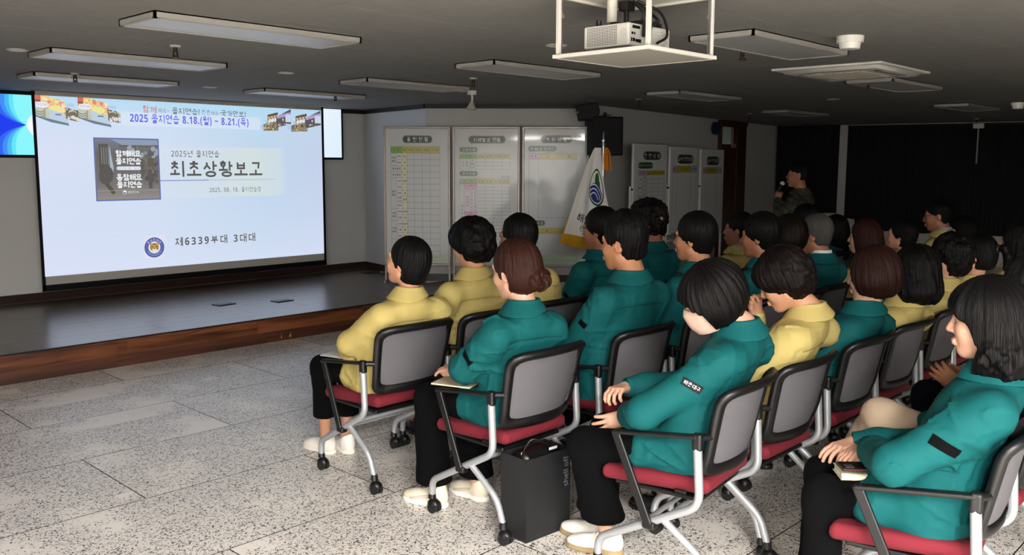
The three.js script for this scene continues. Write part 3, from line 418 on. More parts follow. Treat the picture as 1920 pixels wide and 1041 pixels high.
// three narrow boards on stands before the bay wall
const nb = (f) => canvasTex(420, 840, (c, w, h) => { c.fillStyle = '#e2e3e1'; c.fillRect(0, 0, w, h); f(c, w, h); });
const nb1 = nb((c, w) => {
  pill(c, 110, 60, 225, 84, '#101d14', '#889'); write(c, '훈련상황', 222, 80, 42, { align: 'center', color: '#e6ebe4', weight: .12, gap: .3 }); pill(c, 48, 168, 186, 62, GR); write(c, '메시지 처리상황', 141, 186, 25, { align: 'center', color: '#dfe9df', weight: .1, gap: .02 });
  const x = [52, 110, 158, 230, 302, 388]; cell(c, x[0], 250, 106, 44, PK, '구 분', { size: 20 }); ['접수', '처리', '미처리'].forEach((t, i) => cell(c, x[2 + i], 250, x[3 + i] - x[2 + i], 44, YL, t, { size: 19 }));
  ['계', '중앙', '자체'].forEach((t, k) => { cell(c, x[0], 294 + k * 84, 58, 84, null, t, { size: 20 }); for (let q = 0; q < 2; q++) { cell(c, x[1], 294 + k * 84 + q * 42, 48, 42, null, q ? '누계' : '금일', { size: 16, gap: .1 }); for (let i = 2; i < 5; i++) cell(c, x[i], 294 + k * 84 + q * 42, x[i + 1] - x[i], 42); } });
  pill(c, 48, 580, 300, 66, GR); write(c, '주요메시지 및 사건별 처리상황', 198, 600, 25, { align: 'center', color: '#dfe9df', weight: .1, gap: -.06, squash: .86 }); cell(c, 52, 664, 58, 46, PK, '일시', { size: 18 }); cell(c, 110, 664, 146, 46, YL, '사건개요', { size: 18 }); cell(c, 256, 664, 132, 46, BL, '조치사항', { size: 18 }); cell(c, 52, 710, 58, 120); cell(c, 110, 710, 278, 120);
});
const nb2 = nb((c, w) => { pill(c, 96, 62, 235, 92, '#101d14', '#889'); write(c, '실제 훈련상황', 213, 86, 40, { align: 'center', color: '#e6ebe4', weight: .12, gap: .02, squash: .85 }); cell(c, 36, 176, 60, 64, PK, '일시', { size: 20 }); cell(c, 96, 176, 196, 64, YL, '사건개요', { size: 20 }); cell(c, 292, 176, 96, 64, BL, '조치사항', { size: 18, gap: .05 }); for (const [a, b] of [[36, 60], [96, 196], [292, 96]]) cell(c, a, 240, b, 560); });
function narrowBoard(x, z, x2, z2, y0, y1, tex, label) {
  const t = thing('standing_board', label, 'board', [0, 0, 0], 0, 'narrow boards on stands'); frameAt(t, [x, z], [x2, z2]); const w = Math.hypot(x2 - x, z2 - z), h = y1 - y0, m = (y0 + y1) / 2;
  mesh('panel', rbx(w, h, .03, .01, w / 2, m, 0), M.whiteGloss, t); mesh('printed_sheet', bx(w - .03, h - .03, .002, w / 2, m, .016), new THREE.MeshPhysicalMaterial({ map: tex, roughness: .35, clearcoat: .6, clearcoatRoughness: .15 }), t);
  for (const s of [-.02, w + .005]) mesh('leg', rbx(.03, 1.42, .03, .006, s, .71, -.012), M.whiteGloss, t); mesh('cross_bar', bx(w, .03, .02, w / 2, .66, -.01), M.whiteGloss, t);
  for (const s of [-.02, w + .005]) mesh('foot', rbx(.04, .03, .5, .01, s, .015, 0), M.whiteGloss, t); for (const s of [-.02, w + .005]) mesh('knob', cyl(.012, .012, .02, 10).rotateX(Math.PI / 2).translate(s, 1.38, .01), M.black, t);
}
narrowBoard(8.9, -6.45, 9.9, -6.62, .84, 1.945, nb1, 'leftmost narrow white board on a stand, with two green pill headings');
narrowBoard(9.97, -6.63, 10.98, -6.8, .74, 1.925, nb2, 'middle narrow white board on a stand, yellow strip under its black heading');
narrowBoard(11.05, -6.82, 11.95, -6.97, .70, 1.91, nb2, 'rightmost narrow white board on a stand, beside the wooden door');
// ---------------------------------------------------------------- loudspeakers, flag, ceiling things
{
  const s = thing('loudspeaker', 'large black loudspeaker on the bay wall behind the flag', 'loudspeaker', [8.12, 2.01, -6.28], R(-32));
  mesh('cabinet', rbx(.36, .44, .24, .012, 0, 0, 0), M.black, s); mesh('grille', rbx(.33, .41, .02, .008, 0, 0, .125), std(0x08080a, .8), s);
  mesh('bracket', merge(bx(.06, .008, .3, 0, .235, -.02), bx(.03, .05, .03, 0, .24, 0), bx(.04, .3, .02, 0, .1, -.3), bx(.03, .03, .24, 0, .22, -.2)), M.plastic, s); mesh('knob', cyl(.02, .02, .03, 12, 0, .255, 0), M.plastic, s);
  const t = thing('loudspeaker', 'small angled black loudspeaker hung from the ceiling above the board corner', 'loudspeaker', [7.96, 2.285, -6.4], R(-51));
  const sh = new THREE.Shape([[-.11, -.095], [.1, -.085], [.125, 0], [.1, .09], [-.1, .07], [-.135, .04]].map((p) => new THREE.Vector2(...p)));
  mesh('cabinet', new THREE.ExtrudeGeometry(sh, { depth: .16, bevelEnabled: true, bevelSize: .008, bevelThickness: .008, bevelSegments: 2 }).translate(0, 0, -.08), M.black, t);
  mesh('bracket', merge(cyl(.012, .012, .09, 10, .03, .1, 0), bx(.09, .01, .05, .03, .12, 0), bx(.2, .012, .02, 0, .075, 0)), M.plastic, t); mesh('badge', bx(.012, .02, .004, -.12, -.01, .09), M.lampBody, t);
  const f = thing('ceiling_spotlight', 'small white spotlight hanging from the ceiling above the middle status board', 'lamp', [6.1, CEIL, -6.38]);
  mesh('base', cyl(.045, .045, .04, 20, 0, -.02, 0), M.white, f); mesh('arm', tube([[0, -.03, 0], [.005, -.08, 0], [0, -.11, 0]], .01, 8, 8), M.white, f); mesh('shade', new THREE.LatheGeometry([[.0, 0], [.018, -.005], [.024, -.02], [.05, -.07], [.052, -.082], [.045, -.078], [0, -.06]].map((p) => new THREE.Vector2(...p)), 24).rotateZ(-.1).translate(0, -.105, 0), std(0xb7b3a8, .4), f);
}
{ // flag on a pole in a stand
  const t = thing('flag', 'white banner flag with a green and blue round emblem and yellow fringe', 'flag', [7.22, 0, -5.6], R(-42));
  mesh('pole', tube([[0, 0.04, 0], [0, 1.9, 0]], .012, 4, 12), M.chrome, t); mesh('finial', new THREE.LatheGeometry([[0, 0], [.016, 0], [.018, .02], [.008, .035], [.02, .05], [.012, .07], [.006, .13], [0, .15]].map((p) => new THREE.Vector2(...p)), 16).translate(0, 1.88, 0), M.chrome, t);
  mesh('stand', new THREE.LatheGeometry([[0, 0], [.2, 0], [.2, .015], [.06, .04], [.025, .1], [0, .1]].map((p) => new THREE.Vector2(...p)), 28), M.chrome, t);
  const ft = canvasTex(512, 768, (c, w, h) => {
    c.fillStyle = '#e4e2dc'; c.fillRect(0, 0, w, h); c.save(); c.translate(345, 330); c.scale(1.05, 1.25);
    c.strokeStyle = '#1d4d2c'; c.lineWidth = 14; c.beginPath(); c.ellipse(0, 0, 118, 118, 0, 0, 7); c.stroke(); c.beginPath(); c.arc(0, 0, 104, 0, 7); c.clip(); c.fillStyle = '#14562a'; c.beginPath(); c.ellipse(14, -52, 44, 46, 0, 0, 7); c.fill(); c.fillRect(-10, -40, 80, 60);
    c.fillStyle = '#1c2a78'; c.beginPath(); c.ellipse(-30, 70, 130, 98, 0, 0, 7); c.fill(); c.strokeStyle = '#dfe3ea'; c.lineWidth = 9; for (const q of [100, 72, 44]) { c.beginPath(); c.ellipse(-40, 82, q * 1.25, q, 0, 3.1, 6.3); c.stroke(); } c.restore();
    write(c, '해운대구', 96, 560, 78, { color: '#18181a', weight: .12, tilt: 0.2 });
  });
  const W = 30, H = 40, pos = [], uv = [], idx = [], fr = [], fi = [];
  const P = (u, v) => { const y = 1.86 - v * (.98 - .2 * u) - .1 * u * v, x = -.02 - (.05 * (1 - v) + (.02 + .36 * Math.pow(v, .85)) * 1.0) * u + .2 * v * v * (1 - u), z = .045 * Math.sin(u * 8 + v * 1.5) * (.3 + v) * (1 - u * .4) + .02 * Math.sin(u * 19 + 1) * v; return [x, y, z]; };
  for (let j = 0; j <= H; j++) for (let i = 0; i <= W; i++) { pos.push(...P(i / W, j / H)); uv.push(1 - i / W, 1 - j / H); if (i < W && j < H) { const a = j * (W + 1) + i, b = a + W + 1; idx.push(a, b, a + 1, a + 1, b, b + 1); } }
  const g = new THREE.BufferGeometry(); g.setAttribute('position', new THREE.Float32BufferAttribute(pos, 3)); g.setAttribute('uv', new THREE.Float32BufferAttribute(uv, 2)); g.setIndex(idx); g.computeVertexNormals(); mesh('cloth', g, std(0xffffff, .85, { map: ft, side: THREE.DoubleSide }), t);
  const q = []; for (let j = 30; j <= H; j++) q.push(P(1, j / H)); for (let i = W - 1; i >= 0; i--) q.push(P(i / W, 1));
  q.forEach((p, k) => { const o = k < H - 29 ? [-.02 - .03 * k / 11, -.03 - .07 * k / 11] : [-.02, -.12], a = fr.length / 3; fr.push(p[0], p[1], p[2], p[0] + o[0], p[1] + o[1] + .012 * ((k & 1) - .5), p[2]); if (k) fi.push(a - 2, a - 1, a, a, a - 1, a + 1); });
  const g2 = new THREE.BufferGeometry(); g2.setAttribute('position', new THREE.Float32BufferAttribute(fr, 3)); g2.setIndex(fi); g2.computeVertexNormals(); mesh('fringe', g2, std(0xc9930d, .8, { side: THREE.DoubleSide }), t);
  const ta = []; const rr = rng(4); for (let i = 0; i < 26; i++) { const a = rr() * 6.28, r0 = .018 + rr() * .014; ta.push(tube([[.03 + Math.cos(a) * .006, 1.86, Math.sin(a) * .01], [.035 + Math.cos(a) * r0, 1.8, .02 + Math.sin(a) * r0], [.045 + Math.cos(a) * r0 * 1.3, 1.62 + rr() * .03, .02 + Math.sin(a) * r0]], .007, 6, 5)); }
  mesh('tassel', merge(ta), std(0xd2760c, .7), t); 
}
// ceiling panels: those in view are off, the ones behind the camera burn
function panelLight(x, z, lit, label) {
  const t = thing('ceiling_lamp', label, 'lamp', [x, CEIL, z], 0, lit ? 'lit ceiling panels' : 'switched-off ceiling panels'), w = 1.2, d = .4;
  mesh('housing', merge(bx(w, .032, .012, 0, -.016, -d / 2 + .006), bx(w, .032, .012, 0, -.016, d / 2 - .006), bx(.012, .032, d, -w / 2 + .006, -.016, 0), bx(.012, .032, d, w / 2 - .006, -.016, 0), bx(w, .006, d, 0, -.003, 0)), M.lampBody, t);
  mesh('frame', merge(bx(w, .004, .02, 0, -.033, -d / 2 + .01), bx(w, .004, .02, 0, -.033, d / 2 - .01), bx(.02, .004, d, -w / 2 + .01, -.033, 0), bx(.02, .004, d, w / 2 - .01, -.033, 0)), M.lampBody, t);
  mesh('diffuser', bx(w - .03, .004, d - .03, 0, -.029, 0), lit ? std(0xffffff, .5, { emissive: LAMP_COLOR, emissiveIntensity: 2.2 }) : M.diffuser, t);
  if (lit) { const L = new THREE.RectAreaLight(LAMP_COLOR, LAMP_POWER, w - .05, d - .05); L.position.set(0, -.04, 0); L.rotation.x = -Math.PI / 2; t.add(L); }
}
for (const [x, z, l] of [
  [2.5, -4.35, 'ceiling lamp, off, nearest of the row above the left side of the hall'], [2.65, -6.15, 'ceiling lamp, off, middle of the row leading to the projection screen'], [3.1, -7.84, 'ceiling lamp, off, close in front of the left half of the projection screen'],
  [5.15, -7.84, 'ceiling lamp, off, close above the right edge of the projection screen'], [5.17, -6.25, 'ceiling lamp, off, between projection screen and boards'], [4.97, -4.55, 'ceiling lamp, off, on the bare ceiling left of the projector lift'], [4.9, -2.55, 'ceiling lamp, off, beside the air conditioner, largest on the right'],
  [7.95, -4.98, 'ceiling lamp, off, above the small loudspeaker side of the bay'], [11.5, -5.6, 'ceiling lamp, off, farthest, above the standing soldier'], [8.0, -2.98, 'ceiling lamp, off, just beyond the air conditioner'], [11.65, -3.47, 'ceiling lamp, off, far right near the long curtain']]) panelLight(x, z, false, l);
for (const [x, z, l] of [[0.0, 1.0, 'lit ceiling panel right behind the camera'], [-2.3, 1.0, 'lit ceiling panel behind the camera, by the left wall'], [0.0, 2.8, 'lit ceiling panel at the rear wall, right'], [-2.3, 2.8, 'lit ceiling panel at the rear wall, left']]) panelLight(x, z, true, l);
{ // air conditioner cassette
  const t = thing('air_conditioner', 'square ceiling cassette air conditioner above the right side of the hall', 'air conditioner', [6.7, CEIL, -2.83]);
  const w = .98, d = .82, lip = (r, y) => new THREE.Shape([[-w / 2 + r, -d / 2 + r], [w / 2 - r, -d / 2 + r], [w / 2 - r, d / 2 - r], [-w / 2 + r, d / 2 - r]].map((p) => new THREE.Vector2(...p)));
  mesh('panel', rbx(w, .016, d, .005, 0, -.008, 0), M.whiteGloss, t); const chamfer = new THREE.CylinderGeometry(.6, .56, .022, 4, 1).rotateY(Math.PI / 4).scale(1.02, 1, .86).translate(0, -.027, 0); mesh('raised_panel', chamfer, M.whiteGloss, t);
  mesh('grille', merge([...Array(14)].map((_, i) => bx(.52, .008, .012, 0, -.040, -.19 + i * .029))), std(0xbdb6a7, .5), t);
  for (const [x, z, a, l] of [[0, -.29, 0, .5], [0, .29, 0, .5], [-.36, 0, 1, .42], [.36, 0, 1, .42]]) { mesh('vent', bx(a ? .05 : l, .006, a ? l : .05, x, -.037, z), M.black, t); mesh('louvre', rbx(a ? .03 : l - .02, .006, a ? l - .02 : .03, a ? .003 : .003, x, -.041, z + (a ? 0 : .012)), M.lampBody, t); }
}
function sprinkler(x, z, label) { const t = thing('sprinkler', label, 'sprinkler', [x, CEIL, z], 0, 'brass sprinklers on the ceiling'); mesh('escutcheon', cyl(.035, .03, .012, 16, 0, -.006, 0), M.lampBody, t); mesh('body', merge(cyl(.012, .014, .035, 12, 0, -.028, 0), bx(.006, .035, .01, -.012, -.055, 0), bx(.006, .035, .01, .012, -.055, 0)), M.brass, t); mesh('deflector', merge(cyl(.024, .024, .004, 12, 0, -.075, 0), cyl(.006, .006, .02, 8, 0, -.065, 0)), M.brass, t); }
[[2.55, -5.3, 'sprinkler between the two nearest switched-off lamps at the left'], [2.78, -7.55, 'sprinkler overlapping the lamp in front of the projection screen'], [5.42, -7.72, 'sprinkler at the right end of the lamp by the screen edge'], [5.2, -5.42, 'sprinkler in the middle of the bare ceiling'], [4.92, -2.76, 'sprinkler below the largest lamp beside the projector lift'], [7.7, -3.1, 'sprinkler by the lamp beyond the air conditioner'], [11.6, -3.7, 'sprinkler at the lamp near the long curtain'], [8.1, -5.8, 'sprinkler between small loudspeaker and lamp of the bay'], [11.4, -6.25, 'sprinkler by the wooden door'], [14.2, -6.7, 'sprinkler in front of the short curtain'], [14.9, -4.3, 'sprinkler above the hanging projector strap at the long curtain']].forEach((a) => sprinkler(...a));
function puck(x, z, r, h, label, cat, name, group) { const t = thing(name, label, cat, [x, CEIL, z], 0, group); if (h > .03) { mesh('base', cyl(r, r * .97, h * .5, 24, 0, -h * .25, 0), M.whiteGloss, t); mesh('sensor', cyl(r * .8, r * .72, h * .55, 24, 0, -h * .72, 0), M.whiteGloss, t); } else { mesh('ring', new THREE.TorusGeometry(r, .006, 8, 28).rotateX(Math.PI / 2).translate(0, -.003, 0), M.lampBody, t); mesh('plate', cyl(r, r, .006, 24, 0, -.002, 0), M.white, t); } }
puck(4.93, -2.1, .075, .07, 'white smoke detector on the ceiling left of the air conditioner', 'detector', 'smoke_detector', 'smoke detectors'); puck(11.4, -2.86, .075, .07, 'white smoke detector on the ceiling at the far right edge', 'detector', 'smoke_detector', 'smoke detectors');
[[1.96, -6.25, 'round ceiling plate at the far left beside the lamps'], [3.9, -6.22, 'round ceiling plate between the middle lamps'], [4.15, -7.95, 'round ceiling plate above the projection screen middle'], [6.0, -8.05, 'round ceiling plate by the stage corner'], [6.05, -6.45, 'round ceiling plate near the hanging spotlight'], [9.5, -4.2, 'round ceiling plate beyond the air conditioner'], [4.1, -3.55, 'round ceiling plate seen under the projector lift']].forEach(([x, z, l]) => puck(x, z, .06, .01, l, 'ceiling plate', 'ceiling_plate', 'round ceiling plates'));
{ // projector on its lift
  const x0 = 2.88, x1 = 3.36, z0 = -2.5, z1 = -2.02, y0 = 2.15, t = thing('projector_lift', 'white square lift frame lowered from the ceiling round the projector', 'projector lift', [3.12, 2.41, -2.26]), h = y0 - CEIL;
  const a = .24, post = (sx, sz) => rbx(.018, -h, .018, .003, sx * (a - .01), h / 2, sz * (a - .01));
  for (const sx of [-1, 1]) for (const sz of [-1, 1]) { mesh('post', post(sx, sz), M.white, t); mesh('rail', merge(bx(.006, -h - .03, .012, sx * (a - .024), h / 2, sz * (a - .012)), bx(.014, .02, .006, sx * (a - .024), h * .35, sz * (a - .02))), M.chrome, t); }
  mesh('bottom_tray', merge(rbx(2 * a + .02, .016, .018, .003, 0, h, a), rbx(2 * a + .02, .016, .018, .003, 0, h, -a), rbx(.018, .016, 2 * a + .02, .003, a, h, 0), rbx(.018, .016, 2 * a + .02, .003, -a, h, 0)), M.white, t); mesh('tray_panel', bx(2 * a - .01, .004, 2 * a - .01, 0, h - .005, 0), std(0x8d887e, .9), t);
  mesh('top_frame', merge(bx(2 * a, .014, .014, 0, -.008, a), bx(2 * a, .014, .014, 0, -.008, -a), bx(.014, .014, 2 * a, a, -.008, 0), bx(.014, .014, 2 * a, -a, -.008, 0), bx(2 * a - .02, .004, 2 * a - .02, 0, -.003, 0)), M.white, t);
  const p = thing('projector', 'white projector with a perforated side held in the ceiling lift', 'projector', [3.125, 2.222, -2.305]), bw = .30, bh = .092, bd = .235;
  const label = canvasTex(512, 160, (c, w, hh) => { c.fillStyle = '#dcdad2'; c.fillRect(0, 0, w, hh); c.strokeStyle = '#77797c'; c.lineWidth = 2; c.strokeRect(330, 30, 54, 26); for (let i = 0; i < 12; i++) { c.fillStyle = '#77797c'; c.fillRect(400 + (i * 37) % 50, 24 + i * 10, 30 + (i * 17) % 40, 3); } });
  mesh('housing', rbx(bw, bh, bd, .008, 0, .006, 0), M.whiteGloss, p);
  const holes = []; for (let i = 0; i < 18; i++) for (let j = 0; j < 12; j++) holes.push(bx(.002, .0032, .0052, -bw / 2 + .0003, .042 - j * .0065, -.095 + i * .0088)); mesh('side_vent', merge(holes), M.black, p);
  const face = new THREE.PlaneGeometry(bw - .02, bh - .012).translate(0, .006, bd / 2 + .0006); mesh('rear_panel', face, std(0xffffff, .5, { map: label }), p);
  mesh('ports', merge([[-.125, .01, .012, .01], [-.11, .01, .006, .01], [-.13, -.016, .006, .016], [-.115, -.016, .012, .014], [-.095, -.018, .016, .012], [-.075, -.018, .02, .014], [-.1, .036, .05, .012]].map(([x, y, w, hh]) => bx(w, hh, .003, x, y, bd / 2 + .001))), M.black, p);
  mesh('lens', cyl(.035, .035, .03, 24).rotateX(Math.PI / 2).translate(.06, .006, -bd / 2 - .012), M.plastic, p);
  mesh('speaker_ring', cyl(.018, .018, .002, 24).rotateZ(Math.PI / 2).translate(-bw / 2, .012, .09), M.white, p);
  mesh('mount', merge(bx(.2, .012, .03, 0, .062, .0), bx(.03, .012, .24, -.05, .062, 0), bx(.03, .012, .2, .08, .062, 0), cyl(.012, .012, .03, 10, -.12, .062, -.06), cyl(.012, .012, .03, 10, .12, .062, .08), bx(.05, .04, .05, .02, .15, -.02), cyl(.01, .01, .1, 10, .02, .11, -.02)), M.plastic, p);
  mesh('pipe', cyl(.022, .022, .1, 16, -.03, .13, -.06), M.white, p);
  mesh('cables', merge(tube([[.04, .17, .0], [.03, .12, .06], [-.03, .08, .1], [-.06, .05, .13], [-.07, .0, .135]], .008, 24, 8), tube([[.05, .17, .01], [.07, .1, .09], [.03, .07, .14], [-.03, .05, .15], [-.05, -.01, .135]], .007, 24, 8), tube([[.045, .17, .02], [.1, .12, .1], [.08, .02, .15], [.02, -.02, .14]], .006, 24, 8)), M.plastic, p);
}
// curtains, column and strap along the window wall
{
  const A = [WD[0], WD[1]], B = [17.4, 3.8], curtain = (s0, s1, y0, y1, label, step) => {
    const t = frameAt(thing('curtain', label, 'curtain'), A, B), n = Math.round((s1 - s0) / .02), pos = [], idx = [];
    for (let j = 0; j <= 6; j++) for (let i = 0; i <= n; i++) { const s = s0 + (s1 - s0) * i / n, b = step && s < s0 + .2 ? .72 : y0, y = y1 + (b + .008 * Math.sin(s * 7) - y1) * j / 6; pos.push(s, y, .09 + .028 * Math.sin(s * 2 * Math.PI / .14 + .8 * Math.sin(s * 3)) * (.5 + .5 * j / 6)); if (i < n && j < 6) { const a = j * (n + 1) + i, b2 = a + n + 1; idx.push(a, b2, a + 1, a + 1, b2, b2 + 1); } }
    const g = new THREE.BufferGeometry(); g.setAttribute('position', new THREE.Float32BufferAttribute(pos, 3)); g.setIndex(idx); g.computeVertexNormals(); const m = M.curtain.clone(); m.side = THREE.DoubleSide; mesh('cloth', g, m, t); mesh('rail', bx(s1 - s0, .03, .05, (s0 + s1) / 2, y1 + .005, .09), M.black, t); return t;
  };
  curtain(0.02, 1.17, .8, 2.39, 'short black curtain between the corner and the white column', false); curtain(1.31, 11.5, .51, 2.37, 'long black curtain hanging right of the white column', true);
  const col = struct('trim_5', bx(.14, 2.4, .1, 1.24, 1.2, .05), M.wall); frameAt(col, A, B);
  const strap = frameAt(thing('pull_cord', 'pale pull cord with a white box hanging before the long curtain', 'cord'), A, B); mesh('cord', cyl(.012, .012, .62, 8, 3.42, 2.03, .2), M.lampBody, strap); mesh('box', rbx(.16, .08, .06, .01, 3.42, 2.34, .2), M.white, strap);
}
// ---------------------------------------------------------------- office chairs
const meshTex = dataTex(128, 128, (u, v, x, y) => { const a = ((x >> 1) + (y >> 1)) & 1, n = 150 + 60 * a + 20 * HASH[(x * 13 + y * 57) & 4095]; return [n, n, n]; }); meshTex.repeat.set(30, 30);
M.mesh = std(0x5b595d, 0.75, { bumpMap: meshTex, bumpScale: 0.0004 });
const clothBump = dataTex(256, 256, (u, v, x, y) => { const n = 128 + 40 * Math.sin(x * Math.PI / 2) * Math.sin(y * Math.PI / 2) + 40 * HASH[(x * 41 + y * 733) & 4095]; return [n, n, n]; }); clothBump.repeat.set(9, 9);
M.red.bumpMap = clothBump; M.red.bumpScale = 0.0006;
function backPoint(u, v) { // backrest surface: u across -1..1, v up 0..1
  const w = .248 + .012 * v - .02 * (1 - v) * (1 - v), y = .50 + .362 * v + .010 * (1 - u * u) * v;
  const lip = v > .8 ? (v - .8) * (v - .8) * .9 : 0;
  return V3(u * w, y, .24 + .075 * v + lip - .062 * u * u - .05 * Math.max(0, .25 - v));
}
function backNormal(u, v) { const e = .02, a = backPoint(u + e, v).sub(backPoint(u - e, v)), b = backPoint(u, v + e).sub(backPoint(u, v - e)); return a.cross(b).normalize(); }
function backShell(inside, t0, t1) { // inside: false = rim band, true = mesh panel
  const N = inside ? 18 : 72, pos = [], idx = [], uv = [];
  const add = (u, v, t) => { const p = backPoint(u, v).addScaledVector(backNormal(u, v), t); pos.push(p.x, p.y, p.z); uv.push(u * .3, v * .4); return pos.length / 3 - 1; };
  if (inside) { for (let s = 0; s < 2; s++) { const o = pos.length / 3; for (let j = 0; j <= N; j++) for (let i = 0; i <= N; i++) add((i / N * 2 - 1) * .87, .09 + j / N * .84, s ? t1 : t0); for (let j = 0; j < N; j++) for (let i = 0; i < N; i++) { const a = o + j * (N + 1) + i, b = a + N + 1; s ? idx.push(a, a + 1, b, b, a + 1, b + 1) : idx.push(a, b, a + 1, a + 1, b, b + 1); } } }
  else {
    const sup = (th, ru, rv, p) => { const c = Math.cos(th), s = Math.sin(th), k = Math.pow(Math.abs(c) ** p + Math.abs(s) ** p, -1 / p); return [c * k * ru, s * k * rv]; };
    const prof = [[0, .0], [.16, .0], [.16, 1], [.0, 1]];
    for (let i = 0; i <= N; i++) { const th = i / N * Math.PI * 2, [u0, v0] = sup(th, 1, .5, 11), low = Math.max(0, -Math.sin(th)); const [u1, v1] = sup(th, .85, .5 * (1 - .17 - .09 * low), 9);
      const mid = [(u0 * .93 + u1 * .07), (v0 * .93 + v1 * .07)];
      const L = [[u1, v1, t0 + .004], [(u0 + u1) / 2, (v0 + v1) / 2, t0 - .004], [mid[0], mid[1], t0], [u0, v0, (t0 + t1) / 2], [mid[0], mid[1], t1], [(u0 + u1) / 2, (v0 + v1) / 2, t1 + .004], [u1, v1, t1 - .004]];
      for (const [u, v, t] of L) add(u, v + .5, t); }
    const K = 7; for (let i = 0; i < N; i++) for (let k = 0; k < K; k++) { const a = i * K + k, b = i * K + (k + 1) % K, c = a + K, d = b + K; idx.push(a, c, b, b, c, d); }
  }
  const g = new THREE.BufferGeometry(); g.setAttribute('position', new THREE.Float32BufferAttribute(pos, 3)); g.setAttribute('uv', new THREE.Float32BufferAttribute(uv, 2)); g.setIndex(idx); g.computeVertexNormals(); return g;
}
function makeChair() {
  const t = thing('mesh_chair', '', 'chair', [0, 0, 0], 0, 'mesh back chairs with red seats');
  { // seat: rounded cushion with a dip and waterfall front
    const g = new RoundedBoxGeometry(.475, .062, .47, 5, .028), p = g.attributes.position; 
    for (let i = 0; i < p.count; i++) { let x = p.getX(i), y = p.getY(i), z = p.getZ(i); const n = Math.max(0, -z - .1) / .135; const taper = 1 - .1 * Math.max(0, z / .235) ** 2 - .05 * n * n; y += .018 * (x / .24) ** 2 - .03 * n * n * .6 + .01 * Math.max(0, z / .23) - .006; p.setXYZ(i, x * taper, y, z); }
    mesh('seat', uvBox(g).translate(0, .437, -.03), M.red, t);
    mesh('seat_pan', rbx(.40, .02, .38, .008, 0, .396, -.02), M.plastic, t);
  }
  mesh('backrest_frame', backShell(false, -.012, .016), M.plastic, t); mesh('backrest_mesh', backShell(true, -.001, .003), M.mesh, t);
  for (const s of [-1, 1]) {
    const x = s * .292;
    mesh('side_frame', bent([[x, .64, .19], [x + s * .002, .41, .205], [x - s * .006, .31, .02], [x - s * .03, .165, -.245], [x - s * .036, .085, -.255]], .055, .017, 44, 12), M.silver, t);
    mesh('rear_leg', bent([[x - s * .004, .325, .05], [x - s * .012, .2, .215], [x - s * .016, .085, .25]], .05, .015, 30, 12), M.silver, t);
    mesh('back_bracket', merge(rbx(.034, .07, .04, .012, x, .66, .19), bent([[x, .675, .192], [x - s * .022, .675, .205], [x - s * .05, .672, .222]], .02, .014, 12, 8)), M.plastic, t);
    const ar = mesh('armrest', merge(new RoundedBoxGeometry(.036, .018, .365, 3, .008).translate(x, .678, .01)), M.plastic, t);
    const ap = ar.geometry.attributes.position; for (let i = 0; i < ap.count; i++) { const z = ap.getZ(i), k = (-z + .19) / .365; ap.setY(i, ap.getY(i) + .012 * Math.sin(Math.PI * Math.min(1, Math.max(0, k))) - .05 * Math.max(0, k - .55) * 2); ap.setX(i, ap.getX(i) + s * .004 * Math.sin(k * 3)); }
    const a = V3(x + s * .004, .636, -.158), b = V3(x + s * .016, .292, -.0), link = new RoundedBoxGeometry(.016, a.distanceTo(b) + .02, .036, 2, .006); link.applyQuaternion(new THREE.Quaternion().setFromUnitVectors(V3(0, 1, 0), a.clone().sub(b).normalize())); link.translate((a.x + b.x) / 2, (a.y + b.y) / 2, (a.z + b.z) / 2); mesh('arm_link', link, M.plastic, t);
    mesh('pivot', merge(rbx(.04, .03, .055, .01, x + s * .004, .29, 0)), M.plastic, t);
    for (const [cx, cz] of [[x - s * .036, -.255], [x - s * .016, .25]]) {
      const c = mesh('caster', merge(new THREE.SphereGeometry(.03, 14, 8, 0, 6.3, 0, 1.7).scale(1, 1.1, 1.15).translate(cx, .038, cz + .012), cyl(.017, .02, .03, 12, cx, .085, cz)), M.plastic, t);
      for (const k of [-1, 1]) mesh('wheel', merge(cyl(.029, .029, .016, 20).rotateZ(Math.PI / 2).translate(cx + k * .014, .029, cz + .016), cyl(.02, .02, .018, 20).rotateZ(Math.PI / 2).translate(cx + k * .014, .029, cz + .016)), M.plasticSoft, c);
    }
    mesh('lever', rbx(.012, .014, .05, .004, s * .235, .43, .1), M.plastic, t);
  }
  mesh('cross_tube', merge(cyl(.011, .011, .56, 10).rotateZ(Math.PI / 2).translate(0, .345, .08), cyl(.011, .011, .53, 10).rotateZ(Math.PI / 2).translate(0, .29, -.03)), M.silver, t);
  return t;
}
let chairProto = null;
function chair(x, z, turn, label) { // first call places the model itself, later ones its copies
  const lab = `mesh back chair with red seat, ${label}`;
  if (!chairProto) { chairProto = makeChair(); chairProto.userData.label = lab; chairProto.position.set(x, 0, z); chairProto.rotation.y = turn; return chairProto; }
  return copyOf(chairProto, 'mesh_chair', lab, [x, 0, z], turn);
}
